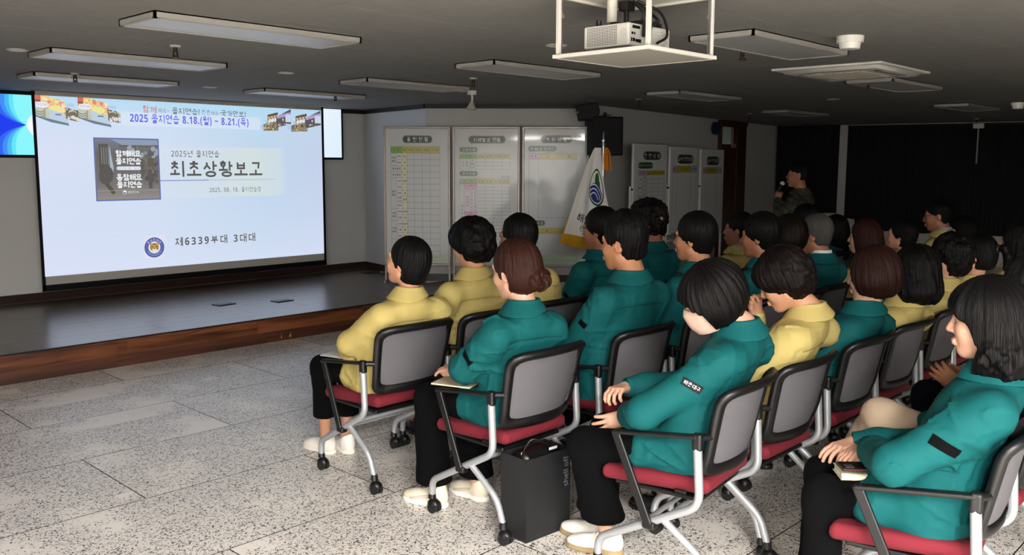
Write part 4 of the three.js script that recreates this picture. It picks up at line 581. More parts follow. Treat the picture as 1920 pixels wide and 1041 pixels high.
// ---------------------------------------------------------------- distance fields for bodies and clothes
const clamp = (x, a, b) => (x < a ? a : x > b ? b : x);
function cone(a, b, r1, r2) { const ax = a[0], ay = a[1], az = a[2], bx0 = b[0] - ax, by = b[1] - ay, bz = b[2] - az, bb = bx0 * bx0 + by * by + bz * bz || 1e-9; return (x, y, z) => { x -= ax; y -= ay; z -= az; const h = clamp((x * bx0 + y * by + z * bz) / bb, 0, 1); x -= bx0 * h; y -= by * h; z -= bz * h; return Math.sqrt(x * x + y * y + z * z) - (r1 + (r2 - r1) * h); }; }
function ell(cx, cy, cz, rx, ry, rz, yaw = 0, roll = 0) { const cs = Math.cos(yaw), sn = Math.sin(yaw), cr = Math.cos(roll), sr = Math.sin(roll); return (x, y, z) => { x -= cx; y -= cy; z -= cz; if (yaw) { const t = x * cs - z * sn; z = x * sn + z * cs; x = t; } if (roll) { const t = x * cr + y * sr; y = y * cr - x * sr; x = t; } const a = x / rx, b = y / ry, c = z / rz, k0 = Math.sqrt(a * a + b * b + c * c), d = a / rx, e = b / ry, f = c / rz, k1 = Math.sqrt(d * d + e * e + f * f); return k1 < 1e-9 ? -Math.min(rx, ry, rz) : k0 * (k0 - 1) / k1; }; }
const smin = (a, b, k) => { const h = Math.max(k - Math.abs(a - b), 0) / k; return Math.min(a, b) - h * h * k * .25; };
const smax = (a, b, k) => -smin(-a, -b, k);
const union = (k, ...fs) => (x, y, z) => { let d = fs[0](x, y, z); for (let i = 1; i < fs.length; i++) d = smin(d, fs[i](x, y, z), k); return d; };
function surface(f, mn, mx, cell, slack = 1.5) { // surface nets with coarse culling
  const nx = Math.ceil((mx[0] - mn[0]) / cell) + 1, ny = Math.ceil((mx[1] - mn[1]) / cell) + 1, nz = Math.ceil((mx[2] - mn[2]) / cell) + 1, val = new Float32Array(nx * ny * nz).fill(1e3), B = 5, id = (i, j, k) => (k * ny + j) * nx + i;
  const half = B * cell * .87 * slack + cell, act = [];
  for (let k = 0; k < nz; k += B) for (let j = 0; j < ny; j += B) for (let i = 0; i < nx; i += B) {
    if (Math.abs(f(mn[0] + (i + B / 2) * cell, mn[1] + (j + B / 2) * cell, mn[2] + (k + B / 2) * cell)) > half) continue;
    act.push([i, j, k]);
    for (let c = k; c <= Math.min(k + B, nz - 1); c++) for (let b = j; b <= Math.min(j + B, ny - 1); b++) for (let a = i; a <= Math.min(i + B, nx - 1); a++) { const q = id(a, b, c); if (val[q] === 1e3) val[q] = f(mn[0] + a * cell, mn[1] + b * cell, mn[2] + c * cell); }
  }
  const vid = new Int32Array(nx * ny * nz).fill(-1), pos = [], idx = [];
  const C = [[0, 0, 0], [1, 0, 0], [0, 1, 0], [1, 1, 0], [0, 0, 1], [1, 0, 1], [0, 1, 1], [1, 1, 1]], E = [[0, 1], [2, 3], [4, 5], [6, 7], [0, 2], [1, 3], [4, 6], [5, 7], [0, 4], [1, 5], [2, 6], [3, 7]];
  for (const [i0, j0, k0] of act) for (let k = k0; k < Math.min(k0 + B, nz - 1); k++) for (let j = j0; j < Math.min(j0 + B, ny - 1); j++) for (let i = i0; i < Math.min(i0 + B, nx - 1); i++) {
    let m = 0; const v = []; for (let c = 0; c < 8; c++) { v[c] = val[id(i + C[c][0], j + C[c][1], k + C[c][2])]; if (v[c] < 0) m |= 1 << c; }
    if (m === 0 || m === 255) continue; let x = 0, y = 0, z = 0, n = 0;
    for (const [a, b] of E) if ((v[a] < 0) !== (v[b] < 0)) { const t = v[a] / (v[a] - v[b]); x += C[a][0] + (C[b][0] - C[a][0]) * t; y += C[a][1] + (C[b][1] - C[a][1]) * t; z += C[a][2] + (C[b][2] - C[a][2]) * t; n++; }
    vid[id(i, j, k)] = pos.length / 3; pos.push(mn[0] + (i + x / n) * cell, mn[1] + (j + y / n) * cell, mn[2] + (k + z / n) * cell);
  }
  const st = [1, nx, nx * ny];
  for (const [i0, j0, k0] of act) for (let k = k0; k < Math.min(k0 + B, nz - 1); k++) for (let j = j0; j < Math.min(j0 + B, ny - 1); j++) for (let i = i0; i < Math.min(i0 + B, nx - 1); i++) {
    const q = id(i, j, k), a = val[q] < 0, ijk = [i, j, k];
    for (let ax = 0; ax < 3; ax++) { if ((val[q + st[ax]] < 0) === a) continue; const u = (ax + 1) % 3, w = (ax + 2) % 3; if (!ijk[u] || !ijk[w]) continue; const p0 = vid[q], p1 = vid[q - st[u]], p2 = vid[q - st[u] - st[w]], p3 = vid[q - st[w]]; if (p0 < 0 || p1 < 0 || p2 < 0 || p3 < 0) continue; a ? idx.push(p0, p1, p2, p0, p2, p3) : idx.push(p0, p2, p1, p0, p3, p2); }
  }
  const g = new THREE.BufferGeometry(); g.setAttribute('position', new THREE.Float32BufferAttribute(pos, 3)); g.setIndex(idx); g.computeVertexNormals(); return g;
}
const planarUV = (g, s = 1) => { const p = g.attributes.position, uv = new Float32Array(p.count * 2); for (let i = 0; i < p.count; i++) { uv[2 * i] = (p.getX(i) + p.getZ(i) * .8) * s; uv[2 * i + 1] = (p.getY(i) + p.getZ(i) * .35) * s; } g.setAttribute('uv', new THREE.BufferAttribute(uv, 2)); return g; };
// ---------------------------------------------------------------- people
const strandTex = dataTex(256, 64, (u, v, x, y) => { const n = 128 + 70 * noise(x * .9, y * .06, 3) + 40 * noise(x * .35, y * .04, 7); return [n, n, n]; });
const clothFine = dataTex(256, 256, (u, v, x, y) => { const n = 128 + 50 * fbm(x * .05, y * .05, 3) + 25 * HASH[(x * 41 + y * 733) & 4095]; return [n, n, n]; });
const skinMat = (c) => new THREE.MeshPhysicalMaterial({ color: c, roughness: .52, sheen: .15, sheenColor: new THREE.Color(0xffc8a8), sheenRoughness: .5 });
const SK = { light: skinMat(0xba8769), mid: skinMat(0xab7555), tan: skinMat(0x976246), pale: skinMat(0xc0927a) };
const cloth = (c, o = {}) => new THREE.MeshPhysicalMaterial({ color: c, roughness: .78, specularIntensity: .4, bumpMap: clothFine, bumpScale: .0012, ...o });
const camo = dataTex(256, 256, (u, v, x, y) => { const a = fbm(x * .05, y * .05, 1), b = fbm(x * .06 + 9, y * .05, 5); return b > .22 ? [30, 30, 24] : a > .12 ? [74, 72, 50] : a < -.2 ? [50, 40, 28] : [48, 56, 38]; }, true);
const JK = { green: cloth(0x065051), yellow: cloth(0xb6a464), camo: std(0xffffff, .85, { map: camo }), black: cloth(0x121316) };
const TR = { black: cloth(0x050506, { roughness: .95, specularIntensity: .2 }), navy: cloth(0x080a12, { roughness: .95, specularIntensity: .2 }), beige: cloth(0xb39d86), camo: JK.camo, grey: cloth(0x55565a) };
const seamMat = { green: cloth(0x053a3c), yellow: cloth(0x8a7c48) };
const HR = {}; function hairMat(c) { return HR[c] ??= new THREE.MeshPhysicalMaterial({ color: new THREE.Color(c).multiplyScalar(.6), roughness: .52, specularIntensity: .28, bumpMap: strandTex, bumpScale: .003 }); }
const shoeMat = { white: std(0xe6e1d8, .55), cream: std(0xd9cdb8, .6), black: std(0x111112, .4) }, soleMat = std(0xe9e4da, .7), soleTan = std(0x9a8662, .8);
const eyeGeo = (() => { const g = new THREE.SphereGeometry(.0118, 14, 10).rotateX(-Math.PI / 2), p = g.attributes.position, c = new Float32Array(p.count * 3); for (let i = 0; i < p.count; i++) { const d = p.getZ(i) < -.0088 ? .012 : .3; c[3 * i] = d; c[3 * i + 1] = d * .95; c[3 * i + 2] = d * .9; } g.setAttribute('color', new THREE.BufferAttribute(c, 3)); return g; })();
const eyeMat = std(0xffffff, .25, { vertexColors: true }), browMat = std(0x17120f, .8), lipMat = std(0xa85a52, .5);
function headField(female, neckLocal, jaw = 1) {
  const skull = union(.05, ell(0, .025, .015, .074, .093, .094), ell(0, -.045, -.03, .060 * jaw, .085, .066));
  const low = union(.03, cone([-.05 * jaw, -.075, .0], [0, -.112, -.062], .018, .02), cone([.05 * jaw, -.075, .0], [0, -.112, -.062], .018, .02), ell(-.036, -.045, -.068, .02, .024, .018), ell(.036, -.045, -.068, .02, .024, .018));
  const nose = union(.012, cone([0, -.002, -.094], [0, -.044, -.113], .0065, .0105), ell(-.011, -.047, -.102, .009, .007, .009), ell(.011, -.047, -.102, .009, .007, .009));
  const sock = [ell(-.031, -.006, -.106, .02, .013, .018), ell(.031, -.006, -.106, .02, .013, .018)], brow = cone([-.045, .014, -.082], [.045, .014, -.082], .009, .009);
  const lips = union(.006, ell(0, -.0795, -.099, .022, .0065, .009), ell(0, -.0905, -.097, .019, .007, .009)), lid = union(.004, ell(-.031, -.001, -.086, .015, .0075, .0115), ell(.031, -.001, -.086, .015, .0075, .0115));
  const ears = union(.01, ell(-.078, -.02, .016, .0085, .033, .021, .35), ell(.078, -.02, .016, .0085, .033, .021, -.35)), conch = [ell(-.087, -.018, .012, .006, .02, .012), ell(.087, -.018, .012, .006, .02, .012)];
  const nk = cone([0, -.075, .022], neckLocal, female ? .046 : .054, female ? .054 : .064);
  return (x, y, z) => { let d = smin(skull(x, y, z), low(x, y, z), .03); d = smin(d, brow(x, y, z), .02); if (z < -.05) { d = smax(d, -sock[0](x, y, z), .012); d = smax(d, -sock[1](x, y, z), .012); d = smin(d, nose(x, y, z), .012); d = smin(d, lips(x, y, z), .007); d = smin(d, lid(x, y, z), .005); }
    let e = ears(x, y, z); e = smax(e, -conch[0](x, y, z), .006); e = smax(e, -conch[1](x, y, z), .006); d = smin(d, e, .012); return smin(d, nk(x, y, z), .03); };
}
function hairField(style, seed) {
  const cap = ell(0, .03, .02, .089, .104, .107), nape = ell(0, -.05, .046, .061, .07, .055), S = seed * 3.7;
  const strand = (x, y, z, f, a) => { const az = Math.atan2(x, z + .01); return a * .75 * (noise(az * f * 1.5 + S + y * 6, y * 5 + S, 1) + .5 * noise(az * f * 3.4 + y * 9, y * 9, S)); };
  const lump = (x, y, z, f, a) => a * fbm(x * f + S, y * f, z * f);
  const K = {
    man: (x, y, z) => { let d = smin(cap(x, y, z), nape(x, y, z), .04); d = smax(d, -ell(0, -.062, -.115, .078, .118, .088)(x, y, z), .012); d = smax(d, -ell(-.09, -.062, .0, .03, .05, .036)(x, y, z), .01); d = smax(d, -ell(.09, -.062, .0, .03, .05, .036)(x, y, z), .01); d = smax(d, -.088 - y + .012 * noise(x * 60, S, z * 40), .012); return d + strand(x, y, z, 9, .0035) + lump(x, y, z, 22, .005); },
    tall: (x, y, z) => { let d = union(.05, ell(0, .042, .012, .09, .112, .112), nape)(x, y, z); d = smax(d, -ell(0, -.06, -.115, .078, .113, .085)(x, y, z), .012); d = smax(d, -ell(-.092, -.06, -.005, .032, .055, .04)(x, y, z), .01); d = smax(d, -ell(.092, -.06, -.005, .032, .055, .04)(x, y, z), .01); d = smax(d, -.085 - y + .01 * noise(x * 60, S, z * 40), .012); return d + strand(x, y, z, 8, .004) + lump(x, y, z, 20, .007); },
    tuft: (x, y, z) => { let d = union(.05, ell(0, .045, .005, .095, .11, .112), nape, ell(-.045, .1, -.06, .045, .04, .05), ell(.03, .12, -.03, .05, .035, .06), ell(-.075, .07, -.075, .03, .03, .03))(x, y, z); d = smax(d, -ell(0, -.06, -.125, .078, .11, .085)(x, y, z), .012); d = smax(d, -ell(-.094, -.06, -.0, .032, .055, .04)(x, y, z), .01); d = smax(d, -ell(.094, -.06, -.0, .032, .055, .04)(x, y, z), .01); d = smax(d, -.085 - y + .012 * noise(x * 60, S, z * 40), .012); return d + lump(x, y, z, 30, .016) + strand(x, y, z, 8, .004); },
    mush: (x, y, z) => { let d = union(.05, ell(0, .035, .018, .097, .108, .112), nape)(x, y, z); d = smax(d, -ell(0, -.085, -.118, .08, .105, .088)(x, y, z), .012); d = smax(d, -ell(-.098, -.078, -.01, .034, .05, .045)(x, y, z), .01); d = smax(d, -ell(.098, -.078, -.01, .034, .05, .045)(x, y, z), .01); d = smax(d, -.1 - y + .01 * noise(x * 70, S, z * 50), .01); return d + strand(x, y, z, 10, .003); },
    pixie: (x, y, z) => { let d = union(.05, ell(0, .025, .02, .092, .106, .112), ell(0, -.05, .045, .082, .085, .075))(x, y, z); d = smax(d, -ell(0, -.065, -.115, .08, .115, .092)(x, y, z), .012); d = smax(d, -ell(-.09, -.075, -.002, .028, .05, .034)(x, y, z), .01); d = smax(d, -ell(.09, -.075, -.002, .028, .05, .034)(x, y, z), .01); d = smax(d, -.118 - y + .008 * noise(x * 70, S, z * 50), .012); return d + strand(x, y, z, 11, .0028); },
    bob: (x, y, z) => { let d = union(.06, ell(0, .03, .02, .1, .106, .115), ell(0, -.04, .025, .11, .092, .108))(x, y, z); d = smax(d, -ell(0, -.1, -.12, .085, .13, .095)(x, y, z), .015); d = smax(d, -.112 - y + .012 * noise(x * 50, S, z * 40) - .25 * Math.max(0, z) * .3, .018); return d + strand(x, y, z, 9, .005); },
    fringebob: (x, y, z) => { let d = union(.06, ell(0, .03, .015, .104, .106, .118), ell(0, -.04, .01, .118, .1, .112), ell(0, .0, -.06, .085, .07, .06))(x, y, z); d = smax(d, -ell(0, -.088, -.14, .13, .105, .115)(x, y, z), .01); const lo = -.125 + Math.max(0, z) * .45 + .012 * noise(x * 50, S, z * 40); d = smax(d, lo - y, .012); return d + strand(x, y, z, 9, .005); },
    fluff: (x, y, z) => { let d = union(.06, ell(0, .04, .018, .108, .108, .122), ell(0, -.03, .05, .1, .085, .085), ell(0, .03, -.06, .08, .055, .06))(x, y, z); d = smax(d, -ell(0, -.07, -.135, .085, .095, .1)(x, y, z), .012); d = smax(d, -ell(-.1, -.085, -.02, .04, .052, .04)(x, y, z), .01); d = smax(d, -ell(.1, -.085, -.02, .04, .052, .04)(x, y, z), .01); const lo = -.105 + .016 * noise(x * 60, S, z * 50); d = smax(d, lo - y, .012); return d + strand(x, y, z, 8, .005) + lump(x, y, z, 28, .012) * (.4 + Math.max(0, z) * 6); },
    perm: (x, y, z) => { let d = union(.05, ell(0, .032, .022, .104, .11, .118), ell(0, -.05, .055, .095, .08, .075))(x, y, z); d = smax(d, -ell(0, -.065, -.13, .08, .108, .098)(x, y, z), .012); d = smax(d, -ell(-.098, -.075, -.012, .034, .045, .034)(x, y, z), .01); d = smax(d, -ell(.098, -.075, -.012, .034, .045, .034)(x, y, z), .01); d = smax(d, -.115 - y + .02 * noise(x * 40, S, z * 40), .015); return d + lump(x, y, z, 42, .014) + strand(x, y, z, 7, .003); },
    long: (x, y, z) => { let d = union(.07, ell(0, .03, .018, .098, .106, .112), ell(0, -.06, .03, .1, .12, .095), cone([0, -.1, .05], [0, -.25, .075], .095, .075))(x, y, z); d = smax(d, -ell(0, -.12, -.125, .064, .17, .105)(x, y, z), .015); d = smax(d, -.3 - y + .03 * noise(x * 40, S, z * 30), .02); return d + strand(x, y, z, 9, .0045); },
    shoulder: (x, y, z) => { let d = union(.07, ell(0, .03, .018, .1, .108, .115), ell(0, -.06, .02, .115, .12, .105), ell(0, -.13, .03, .125, .07, .1))(x, y, z); d = smax(d, -ell(0, -.12, -.125, .066, .16, .1)(x, y, z), .015); const lo = -.19 + .03 * noise(x * 35, S, z * 30); d = smax(d, lo - y, .02); return d + strand(x, y, z, 8, .006) + lump(x, y, z, 22, .006); },
    wave: (x, y, z) => { let d = union(.06, ell(0, .03, .015, .103, .108, .116), ell(0, -.05, .03, .118, .12, .11), ell(0, -.13, .035, .135, .085, .112), ell(0, .025, -.068, .076, .05, .036))(x, y, z); d = smax(d, -ell(0, -.105, -.135, .17, .135, .125)(x, y, z), .012); const lo = -.2 + .035 * noise(x * 35, S, z * 35); d = smax(d, lo - y, .02); const k = clamp((-.02 - y) * 8, 0, 1); return d + strand(x, y, z, 9, .004) + k * (.016 * noise(x * 34, y * 24, z * 34 + S) + .008 * noise(x * 75, y * 55, z * 75)); },
    bun: (x, y, z) => { let d = union(.05, ell(0, .028, .018, .092, .106, .112), ell(0, -.04, .045, .082, .08, .075))(x, y, z); d = smax(d, -ell(0, -.062, -.118, .078, .118, .09)(x, y, z), .012); d = smax(d, -ell(-.09, -.058, .002, .028, .052, .034)(x, y, z), .01); d = smax(d, -ell(.09, -.058, .002, .028, .052, .034)(x, y, z), .01); d = smax(d, -.108 - y + .01 * noise(x * 50, S, z * 40), .015); d += strand(x, y, z, 10, .0045); const bx1 = x - .018, by = y + .05, bz = z - .12, r = Math.hypot(bx1, by), a = Math.atan2(by, bx1); let b = Math.hypot(Math.hypot(bx1 * .8, by * 1.05) - .027, bz * .95) - .025 + .003 * Math.sin(a * 5 + r * 190 + S); b = Math.min(b, ell(.012, -.05, .115, .02, .02, .022)(x, y, z)); return smin(d, b, .008); },
    pony: (x, y, z) => { let d = union(.05, ell(0, .028, .018, .09, .104, .108), ell(0, -.045, .045, .08, .08, .072))(x, y, z); d = smax(d, -ell(0, -.062, -.118, .078, .118, .09)(x, y, z), .012); d = smax(d, -ell(-.09, -.058, .002, .028, .052, .034)(x, y, z), .01); d = smax(d, -ell(.09, -.058, .002, .028, .052, .034)(x, y, z), .01); d = smax(d, -.1 - y, .015); d += strand(x, y, z, 10, .003); return smin(d, union(.02, cone([0, .035, .12], [0, .045, .16], .014, .022), cone([0, .045, .16], [0, -.01, .185], .022, .026), cone([0, -.01, .185], [0, -.085, .17], .026, .014))(x, y, z), .006); },
    army: (x, y, z) => { let d = smin(ell(0, .034, .012, .078, .099, .099)(x, y, z), ell(0, -.03, .05, .068, .07, .058)(x, y, z), .03); d = smax(d, -ell(0, -.055, -.115, .078, .112, .085)(x, y, z), .01); d = smax(d, -ell(-.09, -.055, .0, .035, .06, .045)(x, y, z), .01); d = smax(d, -ell(.09, -.055, .0, .035, .06, .045)(x, y, z), .01); return smax(d, -.06 - y, .01) + lump(x, y, z, 40, .003); },
  };
  return K[style];
}
function handFields(W, f, n, side, curl, spread = .12, thumb = .5) { // wrist, finger direction, palm normal, +1 right hand / -1 left hand
  const F = V3(...f).normalize(), N = V3(...n).addScaledVector(F, -V3(...n).dot(F)).normalize(), T = N.clone().cross(F).multiplyScalar(side), w = V3(...W), P = (a, b, c) => w.clone().addScaledVector(F, a).addScaledVector(T, b).addScaledVector(N, c).toArray();
  const fs = [], palm = [];
  const len = [.071, .08, .075, .058];
  for (let i = 0; i < 4; i++) {
    const b = (1.5 - i) * .0195, base = V3(...P(.083 - Math.abs(i - 1.2) * .004, b, 0)); palm.push(cone(P(0, b * .55, 0), base.toArray(), .0165, .0115));
    let dir = F.clone().addScaledVector(T, (1.5 - i) * spread).normalize(), p = base, ang = 0; const c = Array.isArray(curl) ? curl[i] : curl, seg = [.46, .31, .23];
    for (let k = 0; k < 3; k++) { ang = c * (k ? 1.15 : .8); dir = dir.clone().multiplyScalar(Math.cos(ang)).addScaledVector(dir.clone().cross(T).multiplyScalar(dir.clone().cross(T).dot(N) > 0 ? 1 : -1), Math.sin(ang)).normalize(); const q = p.clone().addScaledVector(dir, len[i] * seg[k]); fs.push(cone(p.toArray(), q.toArray(), .0096 - k * .0008, .009 - k * .0009)); p = q; }
  }
  const t0 = P(.018, .022, .006), t1 = P(.052, .022 + .032 * thumb, .014), t2 = P(.085, .02 + .034 * thumb, .022), t3 = P(.108, .014 + .028 * thumb, .026);
  const th = union(.008, cone(t0, t1, .016, .0115), cone(t1, t2, .0115, .01), cone(t2, t3, .01, .0085)), pm = union(.014, ...palm);
  return (x, y, z) => { let d = smin(pm(x, y, z), th(x, y, z), .01), e = 1; for (const q of fs) e = Math.min(e, q(x, y, z)); return smin(d, e, .006); };
}
const boxOf = (pts, pad) => { const mn = [1e9, 1e9, 1e9], mx = [-1e9, -1e9, -1e9]; for (const p of pts) for (let i = 0; i < 3; i++) { mn[i] = Math.min(mn[i], p[i] - pad); mx[i] = Math.max(mx[i], p[i] + pad); } return [mn, mx]; };
const lerp3 = (a, b, t) => [a[0] + (b[0] - a[0]) * t, a[1] + (b[1] - a[1]) * t, a[2] + (b[2] - a[2]) * t];
const add3 = (a, b) => [a[0] + b[0], a[1] + b[1], a[2] + b[2]];
const patchTex = canvasTex(256, 96, (c, w, h) => { c.fillStyle = '#0c0c0e'; c.fillRect(0, 0, w, h); write(c, '해운대구', w / 2, 22, 50, { color: '#d9d9d9', weight: .11, align: 'center', gap: .1 }); });
M.patch = new THREE.MeshPhysicalMaterial({ color: 0x050506, roughness: .95, specularIntensity: .2 }); M.patchText = std(0xffffff, .85, { map: patchTex });
function person(o) {
  const root = thing('person', o.label, 'person', [o.seat[0], 0, o.seat[1]], R(o.turn ?? 0)); root.userData.group = undefined; delete root.userData.group;
  const female = o.sex === 'f', det = o.det ?? 1, S = (o.seed ?? o.seat[0] * 7.3 + o.seat[1] * 3.1), w = o.wide ?? (female ? .93 : 1.04), sc = o.hs ?? (female ? 1.02 : 1.06);
  const HL = V3(o.head[0] - o.seat[0], o.head[1], o.head[2] - o.seat[1]).applyAxisAngle(V3(0, 1, 0), -R(o.turn ?? 0));
  const q = new THREE.Quaternion().setFromEuler(new THREE.Euler(R(o.look?.[1] ?? 0), R(o.look?.[0] ?? 0), R(o.look?.[2] ?? 0), 'YXZ')), HM = new THREE.Matrix4().compose(HL, q, V3(sc, sc, sc));
  const atl = HL.clone().add(V3(0, -.105, .028).applyQuaternion(q).multiplyScalar(sc));
  const NB = o.neck ? V3(...o.neck) : atl.clone().add(V3(-atl.x * .12, -.056, .028));
  NB.z = Math.min(NB.z, .2); const nbl = NB.clone().applyMatrix4(HM.clone().invert());
  // skin: head with neck, hands, and the body under the clothes, joined into one surface
  const hf = headField(female, nbl.toArray(), o.jaw ?? 1), hc = (det >= 1.5 ? .0055 : det >= 1 ? .007 : .011) / sc;
  const parts = [surface(hf, [-.1, Math.min(-.16, nbl.y - .07), Math.min(-.135, nbl.z - .07)], [.1, .125, Math.max(.12, nbl.z + .07)], hc, 1.6).applyMatrix4(HM)];
  const stand = o.stand, py = stand ? .96 : .53, pel = stand ? [0, .96, .0] : [0, .53, .048];
  const sh = [-1, 1].map((s) => [NB.x + s * .165 * w + (o.twist ?? 0) * .0, NB.y - .125 - (o.drop?.[s > 0 ? 1 : 0] ?? 0), NB.z + .0 - s * (o.twist ?? 0)]);
  const arms = [0, 1].map((i) => { const s = i ? 1 : -1, a = o.arms?.[i] ?? {}; return { e: a.e ?? [s * .23 + NB.x * .3, .70, .0], w: a.w ?? [s * .10, .635, -.2], f: a.f ?? [-s * .35, -.12, -1], n: a.n ?? [-s * .2, -1, 0], curl: a.curl ?? .35, spread: a.spread, thumb: a.thumb, hide: a.hide }; });
  const legs = [0, 1].map((i) => { const s = i ? 1 : -1, a = o.legs?.[i] ?? {}; return { h: a.h ?? (stand ? [s * .09, .9, 0] : [s * .092, .545, .03]), k: a.k ?? (stand ? [s * .1, .5, -.02] : [s * .11, .525, -.4]), a: a.a ?? (stand ? [s * .1, .09, .02] : [s * .11, .085, -.38]), t: a.t ?? 0 }; });
  const core = [cone(pel, NB.toArray(), .1, .05)]; for (let i = 0; i < 2; i++) { core.push(cone(sh[i], arms[i].e, .042, .036), cone(arms[i].e, arms[i].w, .034, .0235), cone(legs[i].h, legs[i].k, .065, .05), cone(legs[i].k, legs[i].a, .046, .034)); core.push(cone([NB.x, NB.y - .08, NB.z], sh[i], .03, .03)); }
  const bb = boxOf([pel, NB.toArray(), ...sh, ...arms.flatMap((a) => [a.e, a.w]), ...legs.flatMap((l) => [l.h, l.k, l.a])], .12); parts.push(surface(union(.03, ...core), bb[0], bb[1], det >= 1.5 ? .02 : .032));
  for (let i = 0; i < 2; i++) if (!arms[i].hide) { const a = arms[i], hF = handFields(a.w, a.f, a.n, i ? 1 : -1, a.curl, a.spread, a.thumb), fore = cone(lerp3(a.e, a.w, .7), a.w, .027, .022), ff = (x, y, z) => smin(hF(x, y, z), fore(x, y, z), .02), c = add3(a.w, V3(...a.f).normalize().multiplyScalar(.08).toArray()); const b = boxOf([c], .135); parts.push(surface(ff, b[0], b[1], det >= 1.5 ? .0046 : det >= 1 ? .0062 : .009)); }
  mesh('body', mergeGeometries(parts.map((g) => { g.deleteAttribute('uv'); return g; })), SK[o.skin ?? (female ? 'light' : 'mid')], root);
  // hair
  const hair = surface(hairField(o.hair, S), [-.16, -.33, -.16], [.16, .2, .22], (det >= 1.5 ? .0052 : det >= 1 ? .0064 : .0105) / sc, 2.0); { const p = hair.attributes.position, uv = new Float32Array(p.count * 2); for (let i = 0; i < p.count; i++) { uv[2 * i] = Math.atan2(p.getX(i), p.getZ(i)) * .8; uv[2 * i + 1] = p.getY(i) * 3; } hair.setAttribute('uv', new THREE.BufferAttribute(uv, 2)); } 
  mesh('hair', hair.applyMatrix4(HM), hairMat(o.hairColor ?? 0x0c0a0a), root);
  if (o.face) { for (const s of [-1, 1]) { mesh('eye', eyeGeo, eyeMat, root).applyMatrix4(HM.clone().multiply(new THREE.Matrix4().makeTranslation(s * .031, -.0065, -.0812))); mesh('eyebrow', tube([[s * .016, .016, -.094], [s * .034, .021, -.089], [s * .05, .014, -.077]], .0032, 8, 6).applyMatrix4(HM), browMat, root); }
    mesh('lips', merge(ell2([0, -.0795, -.1005], [.02, .005, .0085]), ell2([0, -.0905, -.0985], [.017, .006, .0085])).applyMatrix4(HM), lipMat, root); }
  if (o.glasses) { const gs = []; for (const s of [-1, 1]) gs.push(new THREE.TorusGeometry(.0215, .0015, 6, 26).scale(1.1, .82, 1).translate(s * .032, -.006, -.112), tube([[s * .056, .0, -.11], [s * .074, .002, -.08], [s * .082, .0, .005], [s * .08, -.012, .02]], .0016, 14, 6)); gs.push(tube([[-.01, -.002, -.114], [0, .001, -.117], [.01, -.002, -.114]], .0014, 6, 6)); mesh('glasses', merge(gs).applyMatrix4(HM), o.glasses === 'white' ? M.white : M.plastic, root); }
  if (o.mask) { const mk = union(.04, ell(0, -.045, -.03, .0645, .088, .072), ell(0, -.062, -.085, .034, .042, .034), ell(0, -.105, -.055, .035, .035, .035)); const mf = (x, y, z) => { const d0 = mk(x, y, z) - .006, d = smin(d0, hf(x, y, z) - .006, .012), e = d; return Math.max(e, smax(-.128 - y, y + .022 + (z + .1) * .25, .004), z + .012); }; const ms = mesh('face_mask', planarUV(surface(mf, [-.09, -.15, -.15], [.09, .02, .0], .004, 2)).applyMatrix4(HM), std(0xbf9d8c, .8), root); for (const s of [-1, 1]) mesh('ear_loop', tube([[s * .066, -.03, -.02], [s * .08, -.015, .01], [s * .086, -.03, .034], [s * .079, -.055, .02], [s * .066, -.085, -.018]], .0016, 14, 6).applyMatrix4(HM), ms.material, ms); }
  // jacket
  const y0 = stand ? .8 : .447, y1 = NB.y - .02, prof = [[-.3, .19, .15], [.0, .19, .148], [.15, .192, .142], [.4, .187, .132], [.66, .194, .132], [.8, .188, .126], [.89, .162, .112], [.95, .11, .09], [1.0, .07, .07], [1.2, .06, .06]];
  const midz = o.back ?? (stand ? .02 : .088), tab = []; for (let i = 0; i <= 64; i++) { const y = y0 + (y1 - y0) * i / 64, t = (y - py) / (y1 - py), tc = clamp(t, -.05, 1.1); let k = 0; while (k < prof.length - 2 && t > prof[k + 1][0]) k++; let e = clamp((t - prof[k][0]) / (prof[k + 1][0] - prof[k][0]), 0, 1); e = e * e * (3 - 2 * e) * .5 + e * .5; tab.push([NB.x * tc * tc, (1 - tc) * (1 - tc) * pel[2] + 2 * tc * (1 - tc) * midz + tc * tc * NB.z, (prof[k][1] + (prof[k + 1][1] - prof[k][1]) * e) * w, (prof[k][2] + (prof[k + 1][2] - prof[k][2]) * e) * (.5 + .5 * w)]); }
  const cuff = arms.map((a) => lerp3(a.e, a.w, .92)), sleeves = []; for (let i = 0; i < 2; i++) { sleeves.push(union(.04, cone(sh[i], lerp3(sh[i], arms[i].e, .95), .08 * (.6 + .4 * w), .067), cone(arms[i].e, lerp3(arms[i].e, arms[i].w, .72), .064, .054), cone(lerp3(arms[i].e, arms[i].w, .7), cuff[i], .05, .043))); }
  const skirt = stand ? null : union(.06, ...legs.map((l) => cone(l.h, lerp3(l.h, l.k, o.skirt ?? .34), .1, .088)));
  const yoke = o.yoke === undefined ? NB.y - .145 : o.yoke, JF = (x, y, z) => {
    const ti = clamp((y - y0) / (y1 - y0) * 64, 0, 63.999), i = ti | 0, e = ti - i, A = tab[i], Bt = tab[i + 1], cx = A[0] + (Bt[0] - A[0]) * e, cz = A[1] + (Bt[1] - A[1]) * e, a = A[2] + (Bt[2] - A[2]) * e, b = A[3] + (Bt[3] - A[3]) * e, u = Math.abs(x - cx) / a, v = Math.abs(z - cz) / b;
    let d = (Math.pow(Math.pow(u, 2.3) + Math.pow(v, 2.3), 1 / 2.3) - 1) * Math.min(a, b); d = smax(d, y - y1 - .01, .02); d = smax(d, y0 - y, .015);
    if (skirt) d = smin(d, smax(skirt(x, y, z), y0 - y, .01), .03);
    d = smin(d, Math.min(sleeves[0](x, y, z), sleeves[1](x, y, z)), .045);
